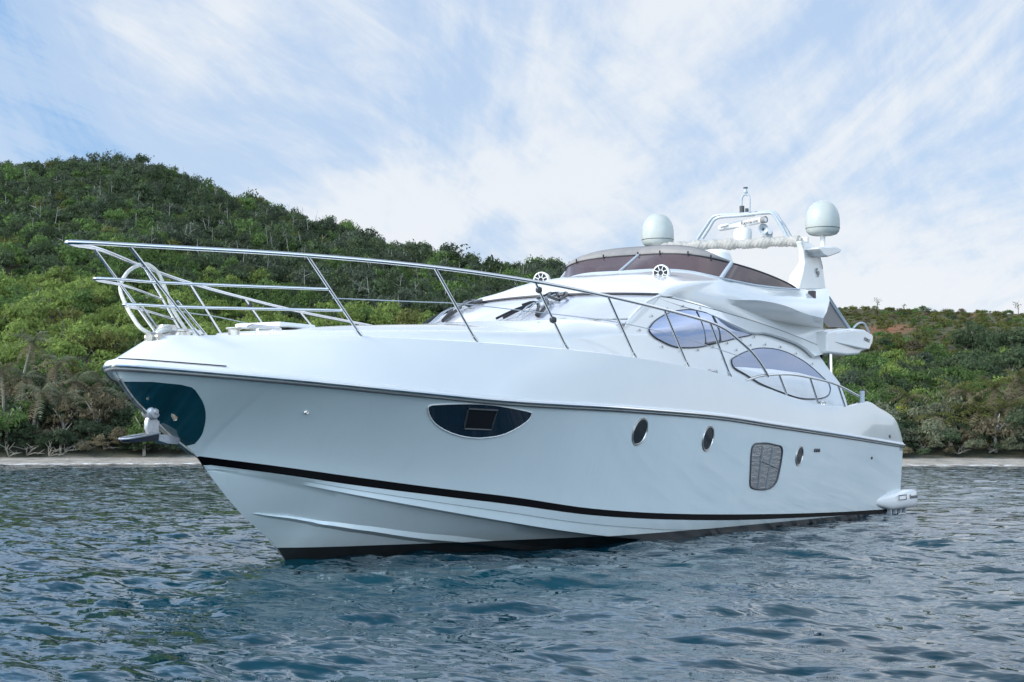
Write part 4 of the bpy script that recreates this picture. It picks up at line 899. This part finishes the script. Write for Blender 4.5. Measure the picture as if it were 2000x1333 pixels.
def terrain(a, w):
    a = np.asarray(a, float); w = np.asarray(w, float); ws_, wr = W_SH(a), W_RD(a); g = (w - ws_) / (wr - ws_)
    zr = 1.49 + SKY_A(a) * wr - 2.6 * (a < .12) - .5
    gb = np.clip((w - ws_) / 7, 0, 1)
    up = np.clip((w - ws_ - 5.5) / (wr - ws_ - 5.5), 0, None); upc = np.minimum(up, 1)
    pw = np.where(a < .1, .98, .92)
    z = .62 * gb + (zr - .62) * (upc**pw) - .25 * np.maximum(w - wr, 0) + relief(a*w, w) * 3.2 * np.clip(up*4, 0, 1) * np.clip(1 - upc, 0, 1)
    fade = np.clip((.98 - np.abs(a)) / .34, 0, 1); fade = fade*fade*(3 - 2*fade)                 # headlands run down to the sea at both ends of the bay
    z = (z + 1.2)*fade - 1.2
    return np.where(w < ws_, (w - ws_) * .08, z), g
def world(a, w, z):
    a = np.asarray(a, float); u = a * w
    return np.stack([CG[0] + w*FWD.x + u*RGT.x, CG[1] + w*FWD.y + u*RGT.y, np.asarray(z, float) + 0*u], -1)
def hill_mat():
    m = mat('hillside_soil', (.05, .06, .025), .9); t, b = bsdf(m); g = nd(t, 'ShaderNodeNewGeometry'); at = nd(t, 'ShaderNodeAttribute', attribute_name='tint')
    f = noise(t, g.outputs['Position'], .9, 8, .7); f2 = noise(t, g.outputs['Position'], 5, 4, .7)
    k = mth(t, 'MULTIPLY_ADD', f, 1.1, mth(t, 'MULTIPLY', f2, .5)); k = mth(t, 'MAXIMUM', mth(t, 'SUBTRACT', k, .25), .15)
    cx_ = nd(t, 'ShaderNodeCombineColor')
    for i in range(3): t.links.new(k, cx_.inputs[i])
    t.links.new(mixc(t, 1.0, at.outputs['Color'], cx_.outputs[0], 'MULTIPLY'), b.inputs['Base Color'])
    bn = nd(t, 'ShaderNodeBump'); bn.inputs['Strength'].default_value = .8; bn.inputs['Distance'].default_value = .5; t.links.new(f2, bn.inputs['Height']); t.links.new(bn.outputs[0], b.inputs['Normal'])
    return m
M['soil'] = hill_mat()
ta = np.r_[np.linspace(-1, -.42, 50)[:-1], np.linspace(-.42, .42, 300), np.linspace(.42, 1, 50)[1:]]; tg = np.r_[np.linspace(-.10, .06, 40), np.linspace(.065, 1.12, 150), np.linspace(1.2, 2.2, 8)]
TA, TG = np.meshgrid(ta, tg); TW = W_SH(TA) + TG * (W_RD(TA) - W_SH(TA)); TZ, _ = terrain(TA, TW)
def lin(*c): return np.array([((v/255 + .055)/1.055)**2.4 if v > 10 else v/255/12.92 for v in c])
SAND, SCRUB, GRASS, RED = np.array((.70, .64, .56)), np.array((.07, .075, .035)), np.array((.15, .145, .048)), np.array((.55, .20, .085))
dsh = TW - W_SH(TA)
sandk = np.clip((5.6 - dsh + 1.2*patch2(TA*TW*2, TW*2)) / 1.2, 0, 1)[..., None]
gr = np.clip((TA - .14) / .05, 0, 1) * np.clip((TG - .42) / .15, 0, 1)
tc_ = SCRUB*(1 - gr[..., None]) + GRASS*(1 + .35*patch(TA*TW, TW))[..., None]*gr[..., None]
tp = np.stack([1000 + 3200*TA, TG], -1)
redk = np.clip(1.1 - np.hypot((tp[..., 0] - 1738)/50, (TG - .70 - (tp[..., 0] - 1738)*.0006)/.075) + .55*patch2(TA*TW*1.5, TW*1.5), 0, 1)**.6
redk = np.maximum(redk, np.clip(.9 - np.hypot((tp[..., 0] - 1900)/45, (TG - .96)/.05) + .5*patch2(TA*TW*1.5, TW*1.5), 0, 1)*.8)[..., None]
tc_ = tc_*(1 - redk) + RED*redk
tc_ = tc_*(1 - sandk) + SAND*sandk
hillo = fast_mesh('hill', world(TA, TW, TZ).reshape(-1, 3), gridfaces(len(tg), len(ta)), M['soil'], col=tc_.reshape(-1, 3)); tag(hillo, kind='structure')
# wash of foam where the ripples meet the sand
def foam_mat():
    m = mat('foam', (.75, .77, .78), .7); t, b = bsdf(m); out = t.nodes['Material Output']; g = nd(t, 'ShaderNodeNewGeometry')
    f = noise(t, g.outputs['Position'], 1.3, 5, .65); tr = nd(t, 'ShaderNodeBsdfTransparent'); mx = nd(t, 'ShaderNodeMixShader')
    t.links.new(ramp(t, f, [(.46, (0, 0, 0)), (.58, (.9, .9, .9))]), mx.inputs[0]); t.links.new(tr.outputs[0], mx.inputs[1]); t.links.new(b.outputs[0], mx.inputs[2]); t.links.new(mx.outputs[0], out.inputs[0]); return m
M['foam'] = foam_mat()
fa = np.linspace(-.5, .5, 240); fr_ = np.linspace(0, 1, 5); FA, FR = np.meshgrid(fa, fr_)
FWd = W_SH(FA) - 1.6 + 2.2*FR + .5*patch2(FA*90, FA*40); FZ = .06 + .035*np.sin(FR*3.1) + .02*FR
fm = fast_mesh('shore_foam', world(FA, FWd, FZ).reshape(-1, 3), gridfaces(5, 240), M['foam']); tag(fm, kind='stuff')

# ------------------------------------------------------------------ vegetation
def leaf_mat(name, tr=.42):
    m = bpy.data.materials.new(name); m.use_nodes = True; t = m.node_tree; t.nodes.clear(); out = nd(t, 'ShaderNodeOutputMaterial')
    at = nd(t, 'ShaderNodeAttribute', attribute_name='tint'); g = nd(t, 'ShaderNodeNewGeometry'); oi = nd(t, 'ShaderNodeObjectInfo')
    v = mth(t, 'MULTIPLY_ADD', noise(t, g.outputs['Position'], .45, 3, .6), .9, .52)
    cc = nd(t, 'ShaderNodeCombineColor')
    for i in range(3): t.links.new(v, cc.inputs[i])
    c = mixc(t, 1.0, at.outputs['Color'], cc.outputs[0], 'MULTIPLY')
    d = nd(t, 'ShaderNodeBsdfDiffuse'); q = nd(t, 'ShaderNodeBsdfTranslucent'); x = nd(t, 'ShaderNodeMixShader'); x.inputs[0].default_value = tr
    t.links.new(c, d.inputs[0]); t.links.new(c, q.inputs[0]); t.links.new(d.outputs[0], x.inputs[1]); t.links.new(q.outputs[0], x.inputs[2]); t.links.new(x.outputs[0], out.inputs[0]); return m
M['leaf'] = leaf_mat('foliage')
M['bark'] = varied(mat('bark', (.2, .18, .15), .9), (.13, .115, .09), (.27, .25, .21), 6, 4)
M['pale'] = varied(mat('pale_bark', (.3, .29, .26), .9), (.22, .21, .19), (.38, .37, .34), 6, 4)

def crown_proto(seed, n=230, lobes=7, flat=.8, leaf=.17, spread=.62):
    """leaf sprays through a lumpy crown of about unit radius, origin at the foot of the crown; returns quads (n,4,3) and a light/dark value per spray"""
    g = np.random.default_rng(seed)
    lc = g.normal(0, 1, (lobes, 3)); lc /= np.linalg.norm(lc, axis=1)[:, None]; lc *= g.uniform(.25, spread, (lobes, 1)); lc[:, 2] = lc[:, 2]*.7*flat + .75*flat
    lr = g.uniform(.30, .55, lobes); li = g.integers(0, lobes, n)
    d = g.normal(0, 1, (n, 3)); d /= np.linalg.norm(d, axis=1)[:, None]; d[:, 2] = np.abs(d[:, 2])*.8 + d[:, 2]*.2
    c = lc[li] + d * (lr[li] * g.uniform(.62, 1.06, n))[:, None] * np.array((1, 1, flat))
    nr = d + g.normal(0, .55, (n, 3)); nr /= np.linalg.norm(nr, axis=1)[:, None]
    t = np.cross(nr, g.normal(0, 1, (n, 3))); t /= np.linalg.norm(t, axis=1)[:, None]; bt = np.cross(nr, t)
    s = leaf * g.uniform(.55, 1.35, n)[:, None]; e = g.uniform(.5, 1, n)[:, None]
    q = np.stack([c - t*s*1.1, c - bt*s*e*.6, c + t*s*1.1 + nr*s*.15, c + bt*s*e*.6], 1)
    val = g.uniform(.80, 1.20, n) * (.88 + .24 * g.random(lobes)[li])
    return q, val
PRO = [crown_proto(100 + i, 880 + 60*(i % 3), 8 + i % 4, (.75, .95, .62, .85)[i % 4], .072) for i in range(8)]
LOWP = [crown_proto(300 + i, 120, 7, (.8, 1.0, .7)[i % 3], .19) for i in range(5)]
FARP = [crown_proto(200 + i, 430, 8, (.8, 1.05, .7)[i % 3], .094) for i in range(6)]
def build_quads(name, Q, colr, m, parent=None):
    V = Q.reshape(-1, 3); F4 = np.arange(len(V), dtype=np.int32).reshape(-1, 4)
    return fast_mesh(name, V, F4, m, parent, False, np.repeat(colr, 4, 0))

COLS = {'bright': (.108, .145, .042), 'mid': (.058, .092, .032), 'dark': (.040, .056, .031), 'deep': (.030, .042, .026), 'blue': (.048, .061, .043), 'dry': (.085, .074, .048), 'olive': (.070, .076, .027), 'grey': (.085, .092, .060), 'lime': (.24, .30, .02)}
COLS = {k: np.array(v) * 1.85 for k, v in COLS.items()}
rg = np.random.default_rng(21)
def zone(a, g, u, w):
    """which tint grows where on the hill"""
    r = rg.random(); n = float(patch(u, w)); n2 = float(patch2(u, w))
    if a < .11:
        if g < .045: return 'deep' if r < .40 else 'mid' if r < .6 else 'dry' if r < .84 else 'dark'
        if g < .10: return 'dark' if r < .45 + n*.4 else 'deep' if r < .7 else 'mid' if r < .9 else 'dry'
        if g < .30 + .05*n2: return ('bright' if r < .62 + n*.5 else 'mid' if r < .88 else 'olive')
        if g < .40: return 'mid' if r < .5 + n2*.5 else 'dark' if r < .8 else 'bright'
        return ('dark' if r < .42 + n*.6 else 'blue' if r < .66 else 'mid' if r < .86 - n2*.3 else 'olive' if r < .95 else 'deep')
    if g < .10: return 'grey' if r < .50 else 'dry' if r < .66 else 'dark'
    if g < .36 + .06*n2: return 'mid' if r < .46 + n*.4 else 'bright' if r < .62 else 'dark' if r < .85 else 'blue'
    return 'olive' if r < .6 + n*.4 else 'mid' if r < .78 else 'dry' if r < .92 else 'dark'

# sample every plant: (bearing, distance, crown radius, tint)
plants = []
def scatter(a0, a1, g0, g1, step, rlo, rhi, keep=1.0, tint=None, hmul=1.0):
    g = g0
    wr = 250
    while g < g1:
        a = a0 + rg.uniform(0, 1)*.01; row_w = float(W_SH((a0+a1)/2) + g*(W_RD((a0+a1)/2) - W_SH((a0+a1)/2)))
        while a < a1:
            ga = g + rg.normal(0, .3) * step / (float(W_RD(a)) - float(W_SH(a))); w = float(W_SH(a)) + ga*(float(W_RD(a)) - float(W_SH(a)))
            if abs(a - .2305) < .0145 and .63 < ga < .775 and rg.random() < .62: keep_ = 0
            else: keep_ = keep
            if rg.random() < keep_ and ga < 1.03 and w - float(W_SH(a)) > (4.6 if a > 0 else 5.2):
                r = rg.uniform(rlo, rhi) * (1.25 if rg.random() < .12 else 1); plants.append((a, w, r, tint or zone(a, ga, a*w, w), ga, hmul))
            a += step * rg.uniform(.7, 1.3) / w
        g += step * .82 / (float(W_RD((a0+a1)/2)) - float(W_SH((a0+a1)/2)))
scatter(-.37, -.13, .024, .10, 1.9, 1.0, 1.9)
scatter(-.37, -.13, .020, .034, 1.3, .5, .9)
scatter(.15, .37, .034, .055, 1.3, .5, .95)
scatter(-.37, .16, .10, .42, 2.35, 1.3, 2.1)
scatter(-.37, .16, .42, 1.0, 2.7, 1.3, 2.3, hmul=1.2)
scatter(.15, .37, .045, .12, 1.9, .9, 1.7)
scatter(.15, .37, .12, .36, 2.1, .9, 1.7)
scatter(.15, .37, .36, .50, 2.6, .7, 1.3, .75, hmul=.7)
scatter(.13, .37, .46, .97, 2.3, .35, .95, .8, hmul=.4)
scatter(.13, .37, .46, .99, 1.7, .18, .42, .6, 'olive', .3)
scatter(.278, .37, .22, .46, 3.0, 1.4, 2.3, .7, 'dark', 1.1)
main_n = len(plants)
scatter(-.92, -.37, .03, 1.02, 4.2, 1.8, 3.2); scatter(.37, .92, .04, .5, 4.0, 1.6, 2.8); scatter(.37, .80, .5, 1.0, 4.5, .8, 1.8, .8)
scatter(-.13, .15, .03, .10, 2.6, 1.2, 2.0)
for q in range(main_n, len(plants)): plants[q] = plants[q] + (True,)
def hidden(a, w, z):                                             # stands wholly behind the boat from the anchorage side: coarser sprays are enough there
    px, py = 1000 + 3200*a, 863.8 - 3200*(z - 1.49)/w
    return 470 < px < 1600 and py > 690 or 1120 < px < 1590 and py > 560
cand = []
for a, w, r, tn, g, hm, *low in plants:
    z = float(terrain(a, w)[0])
    if z < .3: continue
    lo_ = bool(low) or hidden(a, w, z + 2*r)
    cand.append((r / w, a, w, r, tn, g, hm, z, lo_))
def in_view(c): return abs(c[1]) < .318 and not c[8]
near = sorted([c for c in cand if in_view(c) and c[5] < .40], key=lambda c: -c[0])[:215]
sky_ = sorted([c for c in cand if in_view(c) and c[5] > .955 and c[1] < .05], key=lambda c: -c[0])[:60]
ids = {id(c) for c in near} | {id(c) for c in sky_}
DESC = {'bright': 'bright yellow green broadleaf bush on the sunny lower hillside', 'mid': 'mid green rounded bush on the hillside above the beach', 'dark': 'dark green dense tree on the slope above the shore', 'deep': 'very dark green shrub at the back of the beach',
        'blue': 'bluish green tree on the wooded slope', 'dry': 'grey brown dried out shrub near the shore', 'olive': 'olive coloured low bush on the open slope', 'grey': 'dull grey green shrub behind the far beach', 'lime': 'vivid lime green bush just beside the stern of the yacht'}
CACHE = {}
def tree(c, label, cat, group, proto=None):
    _, a, w, r, tn, g, hm, z = c[:8]
    k = (int(rg.integers(0, len(PRO))), tn, int(rg.integers(0, 2)))
    p = world(a, w, z); rot = rg.uniform(0, 6.28)
    t = tag(empty('tree' if cat == 'tree' else 'bush', tuple(p)), label, cat, group); t.rotation_euler = (0, 0, rot)
    s = r * rg.uniform(.95, 1.1); th = .45 * hm
    if k not in CACHE:
        Q, v = PRO[k[0]]; cr = COLS[tn] * (1 + .28*(k[2] - .5))
        o = build_quads('crown', Q, cr[None]*v[:, None], M['leaf'], t)
        g2 = random.Random(k[0]); tb = MB(); tb.tube([(0, 0, -1.0), (.03, .02, .0), (.05, -.03, .6)], [.075, .06, .035], 6)
        for q in range(4):
            an = q*1.6 + g2.random(); tb.tube([(.03, 0, .1 + .1*q), (.3*math.cos(an), .3*math.sin(an), .45 + .12*q), (.5*math.cos(an), .5*math.sin(an), .75 + .1*q)], [.035, .025, .012], 5)
        tk = tb.build('trunk', M['pale'] if tn in ('dry', 'grey', 'blue') else M['bark'], t, merge=False); CACHE[k] = (o.data, tk.data)
    else:
        o = link(bpy.data.objects.new('crown', CACHE[k][0]), t); tk = link(bpy.data.objects.new('trunk', CACHE[k][1]), t)
    o.scale = (s, s, s*(.9 + .25*hm)); o.location = (0, 0, th*s - .25*s); tk.scale = (s, s, s); tk.location = (0, 0, th*s - .1*s)
    return t
def put(c, skyline=False):
    tn = c[4]
    if skyline: tree(c, 'small windswept tree standing on the left skyline ridge', 'tree', 'trees along the ridge line')
    elif tn in ('bright', 'mid', 'olive', 'dry', 'grey', 'deep'): tree(c, DESC[tn], 'bush', tn + ' bushes of the hillside')
    else: tree(c, DESC[tn], 'tree', tn + ' trees of the hillside')
for c in near: put(c)
for c in sky_: put(c, True)
# everything beyond those reads as one wood
QL = []; CL = []
for c in cand:
    if id(c) in ids: continue
    _, a, w, r, tn, g, hm, z, lo_ = c
    pr = LOWP if lo_ else PRO if w < 170 else FARP
    Q, v = pr[int(rg.integers(0, len(pr)))]
    ct, st_ = math.cos(rg.uniform(0, 6.28)), 0; an = rg.uniform(0, 6.28); R = np.array(((math.cos(an), -math.sin(an), 0), (math.sin(an), math.cos(an), 0), (0, 0, 1)))
    S = np.array((r, r, r*(.9 + .25*hm))) * rg.uniform(.9, 1.15)
    QL.append((Q * S) @ R.T + world(a, w, z - .25*r + (.4*r*hm if tn != 'olive' else 0))); CL.append(COLS[tn][None] * v[:, None] * rg.uniform(.75, 1.25))
wood = build_quads('hillside_forest', np.concatenate(QL), np.concatenate(CL), M['leaf']); tag(wood, kind='stuff')
# bare pale stems showing between the crowns of the upper slope
sm = MB()
for i in range(250):
    a = rg.uniform(-.318, .02) if i < 250 else rg.uniform(.19, .318); g = rg.uniform(.42, 1.0) if i < 250 else rg.uniform(.12, .42); w = float(W_SH(a) + g*(W_RD(a) - W_SH(a))); z = float(terrain(a, w)[0])
    if hidden(a, w, z + 4): continue
    p = Vector(world(a, w, z)); h = rg.uniform(2.6, 4.8) if i < 250 else rg.uniform(1.2, 3.2); l = Vector((rg.normal(0, .12), rg.normal(0, .12), 1))
    p = p - FWD * 1.2
    sm.tube([p, p + l*h*.55, p + l*h + Vector((rg.normal(0, .1), rg.normal(0, .1), 0))], [.06, .045, .02], 4, False)
    for q in range(2):
        s0 = p + l*h*rg.uniform(.55, .85); sm.tube([s0, s0 + Vector((rg.normal(0, .6), rg.normal(0, .6), rg.uniform(.3, .9)))], [.025, .01], 3, False)
so = sm.build('bare_stems', M['pale'], merge=False); tag(so, kind='stuff')
# sparse airy saplings on the ridge line
def sapling(a, h, label, airy=1):
    w = float(W_RD(a)) * .995; z = float(terrain(a, w)[0]); p = world(a, w, z)
    t = tag(empty('tree', tuple(p)), label, 'tree', 'airy saplings on the ridge'); tb = MB(); lean = rg.normal(0, .12)
    tb.tube([(0, 0, -.5), (lean*h*.4, 0, h*.5), (lean*h, 0, h*.92)], [.10, .06, .02], 5); tips = []
    for q in range(9):
        b0 = Vector((lean*h*(.35 + .06*q), 0, h*(.38 + .06*q))); an = rg.uniform(0, 6.28); e = b0 + Vector((math.cos(an)*.30*h, math.sin(an)*.30*h, rg.uniform(.05, .24)*h)); tb.tube([b0, (b0 + e)/2 + Vector((0, 0, .04)), e], [.035, .022, .01], 4); tips += [b0*.4 + e*.6, e, e]
    tb.build('trunk', M['bark'], t, merge=False)
    n = int(70*airy); tp_ = np.array([tips[i] for i in rg.integers(0, len(tips), n)]) + rg.normal(0, .09*h, (n, 3)) * (1, 1, .7)
    nr = rg.normal(0, 1, (n, 3)); nr /= np.linalg.norm(nr, axis=1)[:, None]; tt_ = np.cross(nr, rg.normal(0, 1, (n, 3))); tt_ /= np.linalg.norm(tt_, axis=1)[:, None]; bb_ = np.cross(nr, tt_); s = rg.uniform(.10, .24, (n, 1)) * h / 4
    build_quads('crown', np.stack([tp_ - tt_*s*1.3, tp_ - bb_*s*.6, tp_ + tt_*s*1.3, tp_ + bb_*s*.6], 1), COLS['dark'][None] * rg.uniform(.7, 1.4, (n, 1)), M['leaf'], t)
for i in range(64):
    px = rg.uniform(-5, 1110); sapling(pxa(px), rg.uniform(1.8, 4.0) * (1.25 if i % 7 == 0 else .8), 'thin feathery sapling standing against the sky along the wooded ridge', 1.3)
for px, h, lb in ((1716, 1.7, 'sparse lone sapling on the grassy skyline nearest the stern of the yacht'), (1768, 1.0, 'tiny lone sapling on the grassy skyline above the orange soil patch'), (1992, 1.9, 'sparse lone sapling on the grassy skyline at the far right edge')):
    sapling(pxa(px), h, lb, .55)
# palms behind the beach
def palm(a, w, h, tn, label, group):
    z = float(terrain(a, w)[0]); t = tag(empty('palm_tree', tuple(world(a, w, z))), label, 'palm', group); lean = rg.normal(0, .16, 2)
    tb = MB(); top_ = Vector((lean[0]*h, lean[1]*h, h)); tb.tube([(0, 0, -.4), tuple(top_*.5 + Vector((0, 0, .05*h))), tuple(top_)], [.15, .11, .09], 7); tb.build('trunk', M['bark'], t, merge=False)
    QV = []; CV = []
    for k in range(26):
        az = k*2.4 + rg.normal(0, .2); L = rg.uniform(1.4, 2.3); el = rg.uniform(-.1, 1.35) if k < 17 else rg.uniform(-1.1, -.2); d = Vector((math.cos(az), math.sin(az), 0)); dead = rg.random() < (.75 if el < .35 else .2)
        side = Vector((-d.y, d.x, 0)); P = []
        for s in np.linspace(0, 1, 9): P.append(top_ + d*L*s*math.cos(el*(1 - .5*s)) + Vector((0, 0, 1))*(L*s*math.sin(el) - L*.62*s*s))
        cl_ = (COLS['dry']*1.15 if dead else COLS[tn]) * rg.uniform(.75, 1.35)
        for i in range(8):
            for sg in (-1, 1):
                for sub_ in range(2):
                    p0 = P[i].lerp(P[i+1], sub_*.5); wd_ = .46*math.sin(math.pi*min(1, (i + .5*sub_ + 1.2)/9.4))*L/2.2
                    e = p0 + side*sg*wd_ + d*wd_*.5 + Vector((0, 0, -wd_*(.45 + .3*rg.random()))); q = p0.lerp(P[i+1], .38)
                    QV.append([p0, q, e.lerp(q, .15), e]); CV.append(cl_*rg.uniform(.8, 1.2))
    build_quads('fronds', np.array([[tuple(v) for v in q] for q in QV]), np.array(CV), M['leaf'], t)
for px, off, h in ((12, 11, 4.6), (40, 14, 3.4), (62, 10, 3.2), (92, 15, 4.4), (118, 11.5, 2.6), (150, 13, 3.4), (176, 10.5, 2.2), (30, 18, 5.4), (205, 15, 3.0), (240, 12, 2.3)):
    palm(pxa(px), float(W_SH(pxa(px))) + off, h, 'grey', 'drooping palm with brown dead fronds behind the beach under the bow', 'palms behind the left beach')
for px, off, h in ((1790, 13, 2.6), (1822, 10, 1.8), (1850, 14, 3.0), (1880, 10.5, 2.0), (1905, 13, 3.0), (1922, 10, 2.2), (1945, 12, 3.4), (1950, 15, 3.6), (1972, 10.5, 2.4), (1990, 14, 3.2), (1935, 9, 1.6), (1860, 9, 1.5)):
    palm(pxa(px), float(W_SH(pxa(px))) + off, h, 'olive', 'pale frosted palm in the thicket behind the far beach', 'palms behind the right beach')
# the lime coloured bush by the stern
a_l = pxa(1764); w_l = float(W_SH(a_l)) + 14
tree((0, a_l, w_l, 1.15, 'lime', .2, .8, 2.5), DESC['lime'], 'bush', None)
# bleached driftwood and roots on the left beach
def driftwood(px, off, L, label):
    a = pxa(px); w = float(W_SH(a)) + off; z = float(terrain(a, w)[0]); b = MB(); p = Vector((0, 0, .08)); hd = rg.uniform(-.5, .5)
    for k in range(5):
        an = hd + rg.normal(0, .9); e = Vector((RGT.x*math.cos(an) - FWD.x*.3, RGT.y*math.cos(an) - FWD.y*.3, abs(math.sin(an))*.7 + .05)) * L * rg.uniform(.5, 1)
        b.tube([p, p + e*.5 + Vector((rg.normal(0, .12), rg.normal(0, .12), .10)), p + e], [.05, .032, .01], 5)
        f = p + e*.6; b.tube([f, f + Vector((rg.normal(0, .4), rg.normal(0, .4), rg.uniform(.2, .6)))], [.03, .01], 4)
    o = b.build('driftwood', M['bark'], merge=False); o.location = tuple(world(a, w, z)); tag(o, label, 'driftwood', 'driftwood along the beach')
for px, off, L in ((20, 5, 1.2), (55, 5.6, 1.4), (98, 5.2, 1.6), (128, 6.2, 1.5), (160, 6.4, 1.2), (205, 6.6, 1.3), (262, 6.4, 1.5), (290, 6.5, 1.1), (318, 6.8, 1.0), (348, 6.5, 1.0), (1795, 6.2, .8), (1870, 6, .9), (1930, 6.3, .9)):
    driftwood(px, off, L, 'bleached branch of driftwood lying at the top of the beach')
